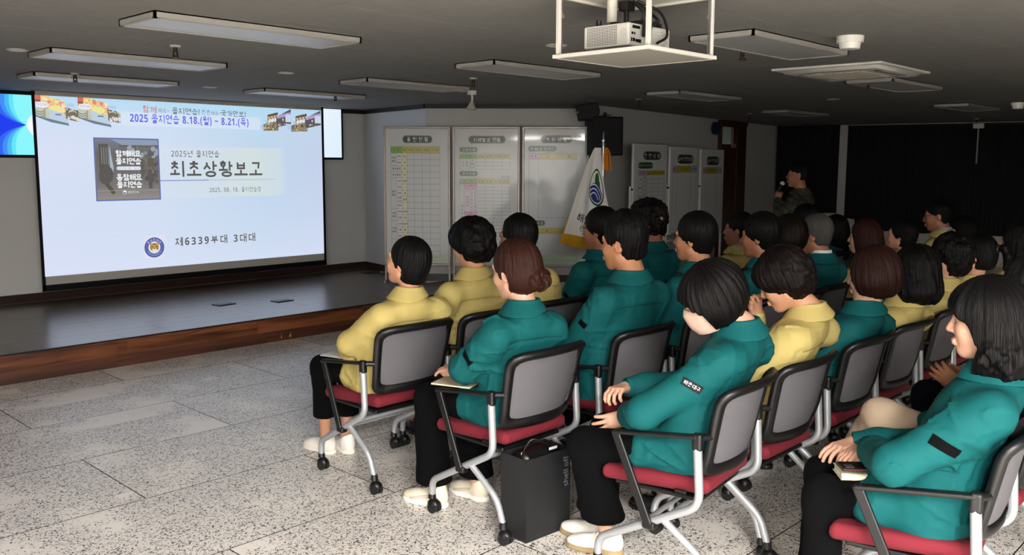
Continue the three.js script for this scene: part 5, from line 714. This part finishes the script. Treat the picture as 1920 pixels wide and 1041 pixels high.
    const back = z > cz && Math.abs(x - cx) < a * .86 ? clamp((y - yoke) * 160 + .5, 0, 1) : 1; d += .0045 * (1 - back);
    const dx = clamp(Math.abs(x - cx) / (a + .02), 0, 1.4), low = clamp((NB.y - .22 - y) * 3, 0, 1), m = clamp(.55 + noise(x * 4 + S, y * 4, z * 4), 0, 1);
    const n1 = Math.abs(noise(x * 3.2 + y * 4 + S, y * 13 + z * 7 - x * 3, z * 4)), n2 = Math.abs(noise((x + z) * 10 + S, y * 4 - x * 4, z * 4 + 3)), n3 = Math.abs(noise(x * 8 - y * 12, y * 22 + x * 9 + S, z * 8)), r1 = Math.max(0, 1 - n1 * 4), r2 = Math.max(0, 1 - n2 * 4.5), r3 = Math.max(0, 1 - n3 * 3.5);
    return d + .002 * noise(x * 7, y * 7 + S, z * 7) - m * (.0125 * r1 * r1 * (.4 + .45 * low + .5 * clamp(dx - .5, 0, 1)) + .007 * r2 * r2 * (.45 + .5 * dx) + .008 * r3 * r3 * clamp(dx - .4, .2, .9)) + .002;
  };
  const cth = det >= 1.5 ? .0058 : det >= 1 ? .008 : .011, up = V3(0, 1, 0).applyQuaternion(q).lerp(V3(0, 1, 0), .75).normalize(), cN = NB.clone().add(V3(0, -.01, -.004)), CF = (x, y, z) => { x -= cN.x; y -= cN.y; z -= cN.z; const h = x * up.x + y * up.y + z * up.z, rx = x - up.x * h, rz = (z - up.z * h) * .96, ry = y - up.y * h, r = Math.sqrt(rx * rx + ry * ry + rz * rz), RB = (female ? .06 : .068) * (.55 + .45 * sc), e = .042 - h, R0 = RB + (e > 0 ? e * .74 : 0), R1 = RB + .006 - (e > 0 ? e * .05 : 0); let d = smax(Math.abs(r - R0) - cth, -.022 + .012 * Math.sin(x * 20) - h, .004); d = smin(d, Math.abs(r - R1) - .006, .01); d = smax(d, h - .041 + .02 * clamp(-z * 9, 0, 1), .006); d = smax(d, -.035 - h, .006); const az = Math.abs(Math.atan2(x, -z)); return smax(d, (.34 - az) * .06, .006); };
  const jb = boxOf([[0, y0, pel[2]], NB.toArray(), ...sh, ...arms.flatMap((a) => [a.e, a.w]), ...legs.map((l) => lerp3(l.h, l.k, .4))], .17), cell = det >= 2 ? .0078 : det >= 1.3 ? .0092 : det >= 1 ? .0125 : .019;
  const jm = JK[o.jacket], jac = mesh('jacket', planarUV(surface(JF, [jb[0][0], y0 - .03, jb[0][2]], jb[1], cell, 1.7), o.jacket === 'camo' ? 2 : 4), jm, root);
  mesh('collar', planarUV(surface(CF, [cN.x - .13, cN.y - .07, cN.z - .13], [cN.x + .13, cN.y + .09, cN.z + .13], det >= 1.5 ? .005 : det >= 1 ? .0075 : .011, 2), 4), jm, jac);
  if (o.shirt) mesh('shirt_collar', new THREE.CylinderGeometry((female ? .058 : .066), .08, .06, 24, 1, true).translate(0, .03, 0).applyQuaternion(new THREE.Quaternion().setFromUnitVectors(V3(0, 1, 0), up)).translate(cN.x, cN.y, cN.z), std(o.shirt, .7, { side: THREE.DoubleSide }), root);
  for (let i = 0; i < 2; i++) if (!arms[i].hide) { const d = V3(...arms[i].w).sub(V3(...arms[i].e)).normalize(), g = new THREE.CylinderGeometry(.041, .0455, .035, 20, 1, true).applyQuaternion(new THREE.Quaternion().setFromUnitVectors(V3(0, 1, 0), d)); const m = jm.clone(); m.side = THREE.DoubleSide; mesh('cuff', g.translate(...add3(cuff[i], d.clone().multiplyScalar(.012).toArray())), m, jac); }
  if (det >= 1 && !stand) { // seam of the back yoke, stitched on the fabric
    const pts = []; for (let i = 0; i <= 18; i++) { const x = NB.x * .6 + (i / 18 - .5) * .3 * w, y = yoke - .012 * (i / 9 - 1) ** 2, p = [x, y, .5]; for (let k = 0; k < 60; k++) { const d = JF(...p); if (d < .001) break; p[2] -= d * .7; } if (p[2] > .0) pts.push(p); }
    if (pts.length > 4) mesh('yoke_seam', tube(pts, .0022, 40, 5), seamMat[o.jacket] ?? jm, jac);
  }
  if (o.patch !== undefined) { // cloth tab on the upper sleeve, laid on the fabric
    const i = o.patch.arm, s = i ? 1 : -1, A = V3(...sh[i]), E = V3(...arms[i].e), ax = E.clone().sub(A).normalize(), out = V3(...(o.patch.out ?? [s, .05, .35])); out.addScaledVector(ax, -out.dot(ax)).normalize(); const sd = ax.clone().cross(out).normalize(), c = A.clone().lerp(E, o.patch.t ?? .42), [pw, ph] = o.patch.size ?? [.085, .032], rot = o.patch.rot ?? 0, pos = [], uv = [], idx = [], NX = 8, NY = 5;
    const d1 = sd.clone().multiplyScalar(Math.cos(rot)).addScaledVector(ax, Math.sin(rot)), d2 = ax.clone().multiplyScalar(Math.cos(rot)).addScaledVector(sd, -Math.sin(rot));
    for (let b = 0; b <= NY; b++) for (let a = 0; a <= NX; a++) { const p = c.clone().addScaledVector(d1, (a / NX - .5) * pw).addScaledVector(d2, (b / NY - .5) * ph).addScaledVector(out, .16); for (let k = 0; k < 40; k++) { const d = JF(p.x, p.y, p.z); if (d < .0008) break; p.addScaledVector(out, -d * .7); } p.addScaledVector(out, .0035); pos.push(p.x, p.y, p.z); uv.push(a / NX, b / NY); if (a < NX && b < NY) { const n = b * (NX + 1) + a; idx.push(n, n + NX + 1, n + 1, n + 1, n + NX + 1, n + NX + 2); } }
    const g = new THREE.BufferGeometry(); g.setAttribute('position', new THREE.Float32BufferAttribute(pos, 3)); g.setAttribute('uv', new THREE.Float32BufferAttribute(uv, 2)); g.setIndex(idx); g.computeVertexNormals(); const m = (o.patch.text ? M.patchText : M.patch).clone(); m.side = THREE.DoubleSide; mesh('sleeve_patch', g, m, jac);
  }
  // trousers and shoes
  const hem = o.hem ?? .13, fl = o.flare ?? .07, tf = [stand ? ell(0, .93, 0, .17, .14, .12) : ell(0, .53, .06, .185, .09, .14)]; for (const l of legs) tf.push(cone(l.h, l.k, .088, .07), cone(l.k, l.a, .068, fl)); const TU = union(.03, ...tf), TF = (x, y, z) => smax(TU(x, y, z) + .006 * noise(x * 16 + S, y * 13, z * 16), hem - y, .006);
  const tb = boxOf([pel, ...legs.flatMap((l) => [l.h, l.k, l.a])], .14); if (!o.nolegs) mesh('trousers', planarUV(surface(TF, [tb[0][0], Math.max(hem - .03, tb[0][1]), tb[0][2]], tb[1], det >= 1.5 ? .014 : det >= 1 ? .018 : .026, 1.5), 4), TR[o.trousers ?? 'black'], root);
  if (!o.nolegs) for (const l of legs) { const a = l.a, ca = Math.cos(l.t), sa = Math.sin(l.t), L = (fx, y, fz) => [a[0] + fx * ca + fz * sa, y, a[2] + fz * ca - fx * sa]; const U = union(.03, ell(0, .03, -.105, .044, .034, .082), ell(0, .042, .018, .035, .05, .052), cone([0, .062, .0], [0, .038, -.1], .031, .026), cone([0, .06, .03], [0, .092, .028], .033, .036)), sf = (x, y, z) => U((x - a[0]) * ca - (z - a[2]) * sa, y, (x - a[0]) * sa + (z - a[2]) * ca), hole = cone(L(0, .088, .014), L(0, .2, .02), .031, .04), f2 = (x, y, z) => smax(smax(sf(x, y, z), .014 - y, .004), -hole(x, y, z), .004), so = (x, y, z) => smax(smax(sf(x, .032, z) - .005, y - .026, .004), .001 - y, .003); const b = boxOf([L(0, .06, .06), L(0, .06, -.2)], .075); const sm = shoeMat[o.shoes ?? 'black'], s = mesh('shoe', planarUV(surface(f2, b[0], b[1], det >= 1.5 ? .0055 : .012)), shoeMat[o.shoes ?? 'black'], root); mesh('sole', planarUV(surface(so, b[0], b[1], det >= 1.5 ? .006 : .012)), (o.shoes ?? 'black') === 'black' ? shoeMat.black : o.soleTan ? soleTan : soleMat, s); if (o.shoes && det >= 1.5) { const lc = []; for (let k = 0; k < 4; k++) lc.push(tube([L(-.022, .07 - k * .006, -.04 - k * .02), L(0, .085 - k * .0078, -.042 - k * .02), L(.022, .07 - k * .006, -.04 - k * .02)], .0032, 8, 6)); mesh('laces', merge(lc), soleMat, s); if (o.shoes === 'cream') for (const q of [-1, 1]) mesh('side_stripe', planarUV(surface((x, y, z) => Math.max(sf(x, y, z) - .003, -(sf(x, y, z) + .004), Math.abs(y - .042 - .25 * (((x - a[0]) * sa + (z - a[2]) * ca) + .06)) - .008, Math.abs(((x - a[0]) * sa + (z - a[2]) * ca) + .065) - .06, .012 - q * ((x - a[0]) * ca - (z - a[2]) * sa)), b[0], b[1], .0034, 2)), std(0xc2b3a4, .6), s); } }
  return { root, HM, JF, arms, sh, NB };
}
function ell2(c, r) { return new THREE.SphereGeometry(1, 14, 10).scale(...r).translate(...c); }
// ---------------------------------------------------------------- audience (front row first), soldier, belongings
const P = [];
function seat(o) { // people turn a little towards the screen, more than their chairs do
  const front = o.seat[1] < -2.5; o.pturn ??= o.turn === undefined ? (front ? -9 : -6) : o.turn; o.turn ??= 0; if (o.pturn < 0) o.look[0] += 4 - o.pturn;
  chair(o.seat[0], o.seat[1], R(o.turn), o.chairLabel); const p = person({ ...o, turn: o.pturn }); P.push(p); return p; }
// front row
seat({ seat: [2.95, -3.78], head: [2.967, 1.188, -3.6], look: [14, 12, 0], sex: 'f', hair: 'pixie', hairColor: 0x0b0b0c, jacket: 'yellow', shoes: 'white', skin: 'light', seed: 1, det: 1.5, wide: 1.0, hem: .22, face: 1,
  arms: [{ w: [-.1, .64, -.24], e: [-.2, .73, -.03] }, {}], legs: [{ k: [-.18, .53, -.4], a: [-.15, .085, -.46], t: .25 }, { k: [.0, .53, -.4], a: [-.05, .085, -.40], t: .05 }],
  label: 'short-haired woman in a yellow jacket nearest the stage, looking up', chairLabel: 'under the short-haired woman nearest the stage' });
seat({ seat: [3.53, -3.78], head: [3.437, 1.249, -3.6], look: [-2, -4, 3], sex: 'f', hair: 'fluff', hairColor: 0x0a0909, jacket: 'yellow', skin: 'light', seed: 2, hs: 1.06, wide: 1.02, det: 1.3, label: 'woman with a full round black bob in a yellow jacket, second in the front row', chairLabel: 'under the woman with the round bob' });
seat({ seat: [4.12, -3.78], head: [3.817, 1.264, -3.6], look: [8, -2, 0], sex: 'm', hair: 'man', jacket: 'yellow', skin: 'tan', seed: 3, neck: [-.2, 1.1, .2], label: 'man with short black hair in a yellow jacket before the rightmost large board', chairLabel: 'under the man in yellow, third in the front row' });
seat({ seat: [4.78, -3.78], head: [4.618, 1.271, -3.6], look: [6, 0, 0], sex: 'm', hair: 'mush', jacket: 'green', glasses: 'black', skin: 'tan', seed: 4, face: 1, shirt: 0xd8dde2, patch: { arm: 0, t: .5, size: [.05, .03] }, label: 'man with thin-rimmed glasses in a green jacket before the flag', chairLabel: 'under the man with glasses before the flag' });
seat({ seat: [5.33, -3.78], head: [5.215, 1.287, -3.6], look: [-5, 0, 0], sex: 'm', hair: 'tuft', jacket: 'green', skin: 'tan', seed: 5, label: 'man with tufted black hair in a green jacket before the narrow boards', chairLabel: 'under the man with tufted hair before the narrow boards' });
seat({ seat: [6.5, -3.78], head: [6.451, 1.178, -3.6], look: [10, 2, 0], sex: 'm', hair: 'man', jacket: 'yellow', glasses: 'black', skin: 'tan', seed: 6, face: 1, det: .8, shirt: 0x777a88, label: 'man with glasses in a yellow jacket in front of the wooden door', chairLabel: 'under the man in yellow before the wooden door' });
seat({ seat: [7.7, -3.78], head: [7.637, 1.195, -3.6], look: [12, -6, 0], sex: 'm', hair: 'mush', jacket: 'green', skin: 'tan', seed: 7, det: .5, face: 1, label: 'dark-haired seated man right below the standing soldier', chairLabel: 'under the dark-haired man below the soldier' });
seat({ seat: [8.33, -3.78], head: [8.289, 1.084, -3.6], look: [5, 0, 0], sex: 'f', hair: 'long', jacket: 'green', skin: 'light', seed: 8, det: .5, label: 'woman with long black hair in a green jacket before the white column', chairLabel: 'under the long-haired woman before the white column' });
// second row
seat({ seat: [2.98, -2.88], head: [2.892, 1.222, -2.74], look: [-4, -4, 2], sex: 'f', hair: 'bun', hairColor: 0x3a1e16, jacket: 'green', skin: 'pale', seed: 11, det: 2, hs: 1.07, shoes: 'cream', hem: .12, flare: .095, wide: .98, patch: { arm: 0, t: .55, size: [.07, .032] },
  arms: [{ e: [-.25, .75, .01], w: [-.15, .70, -.17], f: [-.25, .0, -1], n: [.3, -.9, 0], curl: .3, spread: .2 }, { w: [.02, .68, -.18], f: [-.8, 0, -.7] }], legs: [{ k: [-.22, .53, -.36], a: [-.24, .085, -.27], t: .4 }, { k: [.02, .53, -.36], a: [-.02, .085, -.22], t: .2 }],
  label: 'woman with reddish brown hair in a low bun, green jacket, white sneakers', chairLabel: 'under the woman with the hair bun' });
seat({ seat: [3.72, -2.86], head: [3.72, 1.296, -2.74], look: [4, 0, 0], sex: 'm', hair: 'tall', jacket: 'green', skin: 'mid', seed: 12, det: 1.5, wide: 1.12, trousers: 'navy', hs: 1.12, patch: { arm: 0, t: .4, size: [.05, .03] }, arms: [{ e: [-.25, .71, -.02], w: [-.12, .64, -.22] }, {}], label: 'broad man with thick black hair and green jacket, second in the second row', chairLabel: 'under the broad man in the second row' });
seat({ seat: [4.38, -2.86], head: [4.403, 1.282, -2.74], look: [4, 2, 0], sex: 'm', hair: 'mush', jacket: 'green', glasses: 'black', skin: 'mid', seed: 13, patch: { arm: 0, t: .45, size: [.05, .03] }, label: 'man with smooth black hair and glasses, green jacket, third in the second row', chairLabel: 'under the man with glasses, third in the second row' });
seat({ seat: [5.15, -2.86], head: [5.186, 1.247, -2.74], look: [4, 0, 0], sex: 'm', hair: 'mush', jacket: 'green', skin: 'tan', seed: 14, hs: 1.08, label: 'heavy man with longish black hair in a green jacket, fourth in the second row', chairLabel: 'under the heavy man, fourth in the second row' });
seat({ seat: [5.6, -2.86], head: [5.557, 1.233, -2.74], look: [0, 0, 0], sex: 'f', hair: 'bob', hairColor: 0x140b08, jacket: 'green', skin: 'light', seed: 15, det: .8, label: 'woman with a dark bob half hidden behind the heavy man', chairLabel: 'under the half hidden woman with the dark bob' });
seat({ seat: [6.02, -2.86], head: [5.982, 1.214, -2.74], look: [2, -4, 0], sex: 'm', hair: 'man', hairColor: 0x5a5652, jacket: 'green', skin: 'tan', seed: 16, shirt: 0xd9dcdf, label: 'man with greying hair and a white collar in a green jacket', chairLabel: 'under the man with greying hair' });
seat({ seat: [6.9, -2.86], head: [6.867, 1.144, -2.74], look: [12, 0, 0], sex: 'f', hair: 'long', hairColor: 0x381912, jacket: 'yellow', skin: 'pale', seed: 17, det: .8, face: 1, label: 'woman with long chestnut hair and a fringe beside the long curtain', chairLabel: 'under the woman with long chestnut hair' });
seat({ seat: [7.7, -2.86], head: [7.658, 1.117, -2.74], look: [6, 6, 0], sex: 'f', hair: 'pixie', jacket: 'yellow', skin: 'light', seed: 18, det: .8, label: 'woman with short dark hair in a yellow jacket, below the long curtain', chairLabel: 'under the short-haired woman below the long curtain' });
seat({ seat: [8.55, -2.86], head: [8.521, 1.246, -2.74], look: [14, -8, 0], sex: 'm', hair: 'man', jacket: 'yellow', glasses: 'black', skin: 'tan', seed: 19, det: .5, face: 1, shirt: 0x8a8a9c, label: 'man with glasses in a yellow jacket, tallest against the long curtain', chairLabel: 'under the tall man before the long curtain' });
seat({ seat: [9.3, -2.86], head: [9.287, 1.069, -2.74], look: [2, 0, 0], sex: 'f', hair: 'bob', hairColor: 0x120c0a, jacket: 'yellow', skin: 'light', seed: 20, det: .5, label: 'woman with a dark bob, farthest, partly hidden behind the permed hair', chairLabel: 'under the farthest woman with a dark bob' });
// third row
seat({ seat: [3.06, -1.93], turn: 8, head: [3.135, 1.169, -1.86], look: [34, -22, 6], sex: 'f', hair: 'fringebob', hairColor: 0x0e0b0b, jacket: 'green', mask: 1, skin: 'pale', seed: 21, det: 2, shoes: 'white', soleTan: 1, wide: 1.0, hem: .16, flare: .1, hs: 1.08, neck: [.12, 1.045, .19],
  patch: { arm: 0, t: .44, size: [.085, .032], text: 1, rot: 3.64 }, arms: [{ e: [-.26, .72, -.06], w: [-.05, .63, -.24], f: [-.62, -.32, -.62], n: [.4, -.3, -1], curl: .25, spread: .16 }, { e: [.22, .74, -.08], w: [-.02, .745, -.26], f: [-.95, .05, -.1], n: [0, -1, .1], curl: .7 }],
  legs: [{ k: [-.17, .51, -.38], a: [-.06, .085, -.32], t: .2 }, { k: [.06, .51, -.4], a: [.02, .085, -.42], t: 0 }], label: 'woman in a face mask with a black bob bending over her folded arms, green jacket', chairLabel: 'under the woman with the face mask' });
seat({ seat: [3.62, -1.93], pturn: 4, head: [3.713, 1.183, -1.84], look: [16, -24, 4], sex: 'f', hair: 'fluff', hairColor: 0x150b0a, jacket: 'yellow', skin: 'light', seed: 22, det: 2, wide: 1.0, neck: [.16, 1.045, .2], arms: [{}, { e: [.28, .76, -.16], w: [.2, .985, -.075], f: [-.35, .92, .0], n: [-.5, -.1, .8], curl: [.6, .8, .95, 1.0], thumb: .3 }], label: 'woman with cropped dark hair in a yellow jacket, hand held to her nose', chairLabel: 'under the woman with her hand to her nose' });
seat({ seat: [4.3, -1.93], head: [4.384, 1.161, -1.7], look: [-4, -6, 0], sex: 'f', hair: 'bob', hairColor: 0x2e1610, jacket: 'green', skin: 'pale', seed: 23, det: 1.5, hs: 1.05, label: 'woman with a smooth chestnut bob in a green jacket', chairLabel: 'under the woman with the chestnut bob' });
seat({ seat: [4.88, -1.93], head: [4.955, 1.131, -1.7], look: [-6, -8, 0], sex: 'f', hair: 'shoulder', hairColor: 0x0a0909, jacket: 'yellow', skin: 'light', seed: 24, det: 1.2, label: 'woman with thick shoulder-length black hair over a yellow collar', chairLabel: 'under the woman with shoulder-length black hair' });
seat({ seat: [5.55, -1.93], head: [5.59, 1.163, -1.72], look: [6, 4, 0], sex: 'f', hair: 'perm', hairColor: 0x0c0a09, jacket: 'yellow', skin: 'light', seed: 25, label: 'woman with short permed black hair in a yellow jacket', chairLabel: 'under the woman with permed hair' });
seat({ seat: [6.1, -1.93], head: [6.131, 1.133, -1.72], look: [-4, 0, 0], sex: 'f', hair: 'pony', hairColor: 0x0a0909, jacket: 'yellow', skin: 'light', seed: 26, label: 'woman with a ponytail and dark clasp in a yellow jacket', chairLabel: 'under the woman with the ponytail' });
seat({ seat: [7.2, -1.93], head: [7.214, 1.16, -1.75], look: [12, 0, 0], sex: 'f', hair: 'shoulder', hairColor: 0x100b09, jacket: 'yellow', skin: 'mid', seed: 27, det: .8, face: 1, arms: [{ e: [-.22, .72, .0], w: [-.12, .72, -.2], f: [-.1, .5, -.8], n: [.9, 0, -.2], curl: .4 }, { e: [.2, .72, 0], w: [-.02, .72, -.22], f: [-.2, .5, -.8], n: [-.9, 0, -.2], curl: .4 }], label: 'woman with dark wavy hair and yellow jacket at the right edge, hands together', chairLabel: 'under the woman in yellow at the right edge' });
// rear row
seat({ seat: [3.14, -1.0], turn: 10, head: [3.17, 1.2, -.84], look: [4, -3, 0], sex: 'f', hair: 'wave', hairColor: 0x0d0b0b, jacket: 'green', skin: 'pale', seed: 31, det: 2, face: 1, wide: 1.08, hs: 1.03, hem: .1, patch: { arm: 0, t: .5, size: [.095, .034], rot: .45 }, skirt: .5, 
  arms: [{ e: [-.27, .72, -.06], w: [.08, .665, -.2], f: [-.75, -.25, -.65], n: [-.1, -1, .1], curl: .35 }, { e: [.25, .66, .0], w: [.16, .645, -.27], f: [-.8, -.1, -.5], n: [0, -1, 0], curl: .35 }], legs: [{ k: [-.12, .52, -.31], a: [-.12, .085, -.3] }, { k: [.1, .52, -.36] }], label: 'woman with wavy black hair in the right foreground, green jacket, seen in profile', chairLabel: 'under the wavy-haired woman in the foreground' });
seat({ seat: [3.78, -1.0], head: [3.68, 1.236, -.84], look: [4, 0, 0], sex: 'm', hair: 'man', jacket: 'green', skin: 'mid', glasses: 'white', trousers: 'beige', seed: 32, wide: .95, legs: [{ k: [-.2, .67, -.32], a: [.0, .42, -.52] }, { k: [.12, .53, -.4] }], label: 'person in pale glasses and beige trousers behind the wavy-haired woman', chairLabel: 'under the person in beige trousers' });
seat({ seat: [4.42, -1.0], head: [4.55, 1.2, -.8], look: [4, 0, 0], sex: 'f', hair: 'bob', jacket: 'green', skin: 'mid', trousers: 'navy', seed: 33, legs: [{ k: [-.1, .6, -.39] }, {}], arms: [{ e: [-.24, .74, .0], w: [-.2, .7, -.2], f: [-.25, .45, -.7], n: [.9, 0, -.3], curl: .4 }, { e: [.2, .72, 0], w: [-.1, .7, -.2], f: [-.3, .4, -.7], n: [-.9, 0, -.2], curl: .4 }], label: 'person in dark trousers with raised hands, cut off by the right edge', chairLabel: 'under the person in dark trousers at the right edge' });
// soldier with a microphone
{
  const s = person({ seat: [9.16, -4.42], turn: 8, stand: 1, head: [9.155, 1.59, -4.41], look: [14, 4, 0], sex: 'm', hair: 'army', jacket: 'camo', trousers: 'camo', skin: 'tan', seed: 41, face: 1, det: 1, wide: 1.14, hs: 1.03, neck: [.0, 1.41, .05],
    arms: [{ e: [-.24, 1.14, -.1], w: [-.05, 1.3, -.19], f: [.15, .97, .1], n: [.9, -.25, -.2], curl: 1.0, thumb: .3 }, { e: [.24, 1.1, .0], w: [.02, 1.1, -.2], f: [-.9, .0, -.3], n: [0, 0, 1], curl: .6 }], label: 'soldier in camouflage uniform standing with a microphone before the curtain' });
  const m = thing('microphone', 'handheld microphone with a pale ball head in the soldier\'s hand', 'microphone', [9.16, -.005, -4.42], R(8)); const a = V3(-.03, 1.365, -.205), b = V3(-.035, 1.49, -.15), d = b.clone().sub(a).normalize(), q = new THREE.Quaternion().setFromUnitVectors(V3(0, 1, 0), d);
  mesh('handle', new THREE.CylinderGeometry(.018, .012, .17, 16).applyQuaternion(q).translate(...a.clone().addScaledVector(d, .02).toArray()), M.plastic, m); mesh('head', new THREE.SphereGeometry(.026, 18, 14).translate(...b.clone().addScaledVector(d, .0).toArray()), std(0xc9c6c0, .6), m); mesh('ring', new THREE.TorusGeometry(.022, .005, 8, 20).rotateX(Math.PI / 2).applyQuaternion(q).translate(...b.clone().addScaledVector(d, -.015).toArray()), M.black, m);
}
// belongings
{
  const t = thing('shopping_bag', 'tall black paper shopping bag with grey lettering on the floor', 'bag', [2.92, 0, -2.63], R(-4)), w = .28, h = .385, d = .17;
  const ink = canvasTex(512, 704, (c, W, H) => { c.fillStyle = '#17181a'; c.fillRect(0, 0, W, H); c.fillStyle = '#8b93a6'; c.save(); c.translate(486, 330); c.rotate(-Math.PI / 2); c.font = '74px sans-serif'; c.fillText('shell off', 0, 0); c.restore(); c.fillStyle = '#34383f'; c.fillRect(110, 668, 90, 3); });
  const wall = std(0x17181a, .6), f = mesh('front_panel', bx(w, h, .003, 0, h / 2, d / 2), [wall, wall, wall, wall, std(0xffffff, .6, { map: ink }), wall], t);
  mesh('side_panel', merge(bx(.003, h, d, -w / 2, h / 2, 0)), wall, t); mesh('side_panel', bx(.003, h, d, w / 2, h / 2, 0), wall, t); mesh('back_panel', bx(w, h, .003, 0, h / 2, -d / 2), wall, t); mesh('base', bx(w, .003, d, 0, .0015, 0), wall, t);
  const hb = thing('handbag', 'black quilted leather handbag inside the paper bag', 'bag', [2.92, .08, -2.63], R(-4)); const hg = new RoundedBoxGeometry(.24, .31, .11, 5, .045), hp = hg.attributes.position; for (let i = 0; i < hp.count; i++) { const x = hp.getX(i), y = hp.getY(i); hp.setXYZ(i, x + .004 * Math.sin(y * 60), y + .012 * Math.sin(x * 40) + x * .06, hp.getZ(i) * (1 + .06 * Math.sin(x * 70 + y * 60))); } hg.computeVertexNormals(); mesh('bag_body', hg.translate(0, .165, 0), std(0x0c0c0d, .35), hb); mesh('handle', tube([[-.09, .3, .0], [-.06, .37, .03], [0, .35, .05], [.05, .31, .04]], .006, 20, 8), M.plastic, hb); mesh('ring', new THREE.TorusGeometry(.012, .003, 8, 18).translate(-.1, .31, .02), std(0xb08d57, .3, { metalness: 1 }), hb); mesh('tag', bx(.05, .012, .003, .055, .315, .057), std(0xdfe2e6, .5), hb);
}
{
  const t = thing('laptop_sleeve', 'dark grey fabric bag standing on the red seat beside the chestnut-haired woman', 'bag', [4.04, .47, -1.83], R(6)); mesh('body', rbx(.26, .22, .07, .03, 0, .11, 0), std(0x4d4f50, .9, { bumpMap: clothBump, bumpScale: .002 }), t); mesh('zip', bent([[-.115, .15, .036], [-.115, .2, .03], [.115, .2, .03], [.115, .15, .036]], .03, .004, 24, 6), M.black, t); mesh('pocket_seam', bx(.24, .003, .002, 0, .16, .0355), M.black, t);
  const b = thing('notebook', 'cream notebook under the hand of the wavy-haired woman', 'notebook', [3.04, .6, -1.18], R(38)); mesh('cover', rbx(.11, .003, .17, .001, 0, .024, 0), std(0x9aa07e, .6), b); mesh('cover', rbx(.11, .003, .17, .001, 0, .001, 0), std(0xd9d0ba, .6), b); mesh('spine', cyl(.0125, .0125, .17, 16).rotateX(Math.PI / 2).translate(-.055, .0125, 0), std(0xd9d0ba, .6), b); mesh('pages', bx(.10, .019, .16, .0, .0125, 0), std(0xefece4, .8), b);
  const ph = thing('phone', 'dark phone in a red case on the cream notebook', 'phone', [3.04, .627, -1.18], R(42)); mesh('case', rbx(.078, .009, .155, .004, 0, .005, 0), std(0x4a1c1e, .4), ph); mesh('glass', rbx(.072, .002, .148, .001, 0, .0102, 0), M.black, ph); mesh('lens_group', rbx(.03, .003, .03, .001, -.015, .011, -.05), M.chrome, ph);
  const p1 = thing('paper', 'white sheet held before the broad man in the second row', 'paper', [3.57, .765, -3.0], R(12)); mesh('sheet', bx(.2, .002, .28).rotateX(.5), std(0xe8ebf2, .7), p1);
  const bk = thing('booklet', 'pale booklet on the lap of the woman with the hair bun', 'booklet', [2.86, .625, -3.1], R(20)); mesh('cover', rbx(.15, .008, .21, .002, 0, .004, 0), std(0xd8cdb4, .7), bk); mesh('pages', bx(.142, .006, .2, .003, .004, 0), std(0xf0ede4, .8), bk);
  const bk2 = thing('booklet', 'grey booklet on the lap of the short-haired woman nearest the stage', 'booklet', [2.86, .62, -4.03], R(15)); mesh('cover', rbx(.17, .006, .22, .002, 0, .004, 0), std(0xa9a49a, .7), bk2); mesh('pages', bx(.16, .008, .21, .003, .004, 0), std(0xe9e6de, .8), bk2);
  const cl = P[23]; if (cl) { const g = merge(new THREE.TorusGeometry(.022, .007, 8, 20).translate(0, .035, .125), rbx(.05, .014, .02, .004, 0, .05, .125)).applyMatrix4(cl.HM); mesh('hair_clasp', g, std(0x2a2a2e, .25, { metalness: .4 }), cl.root); }
}
renderer.render(scene, camera);
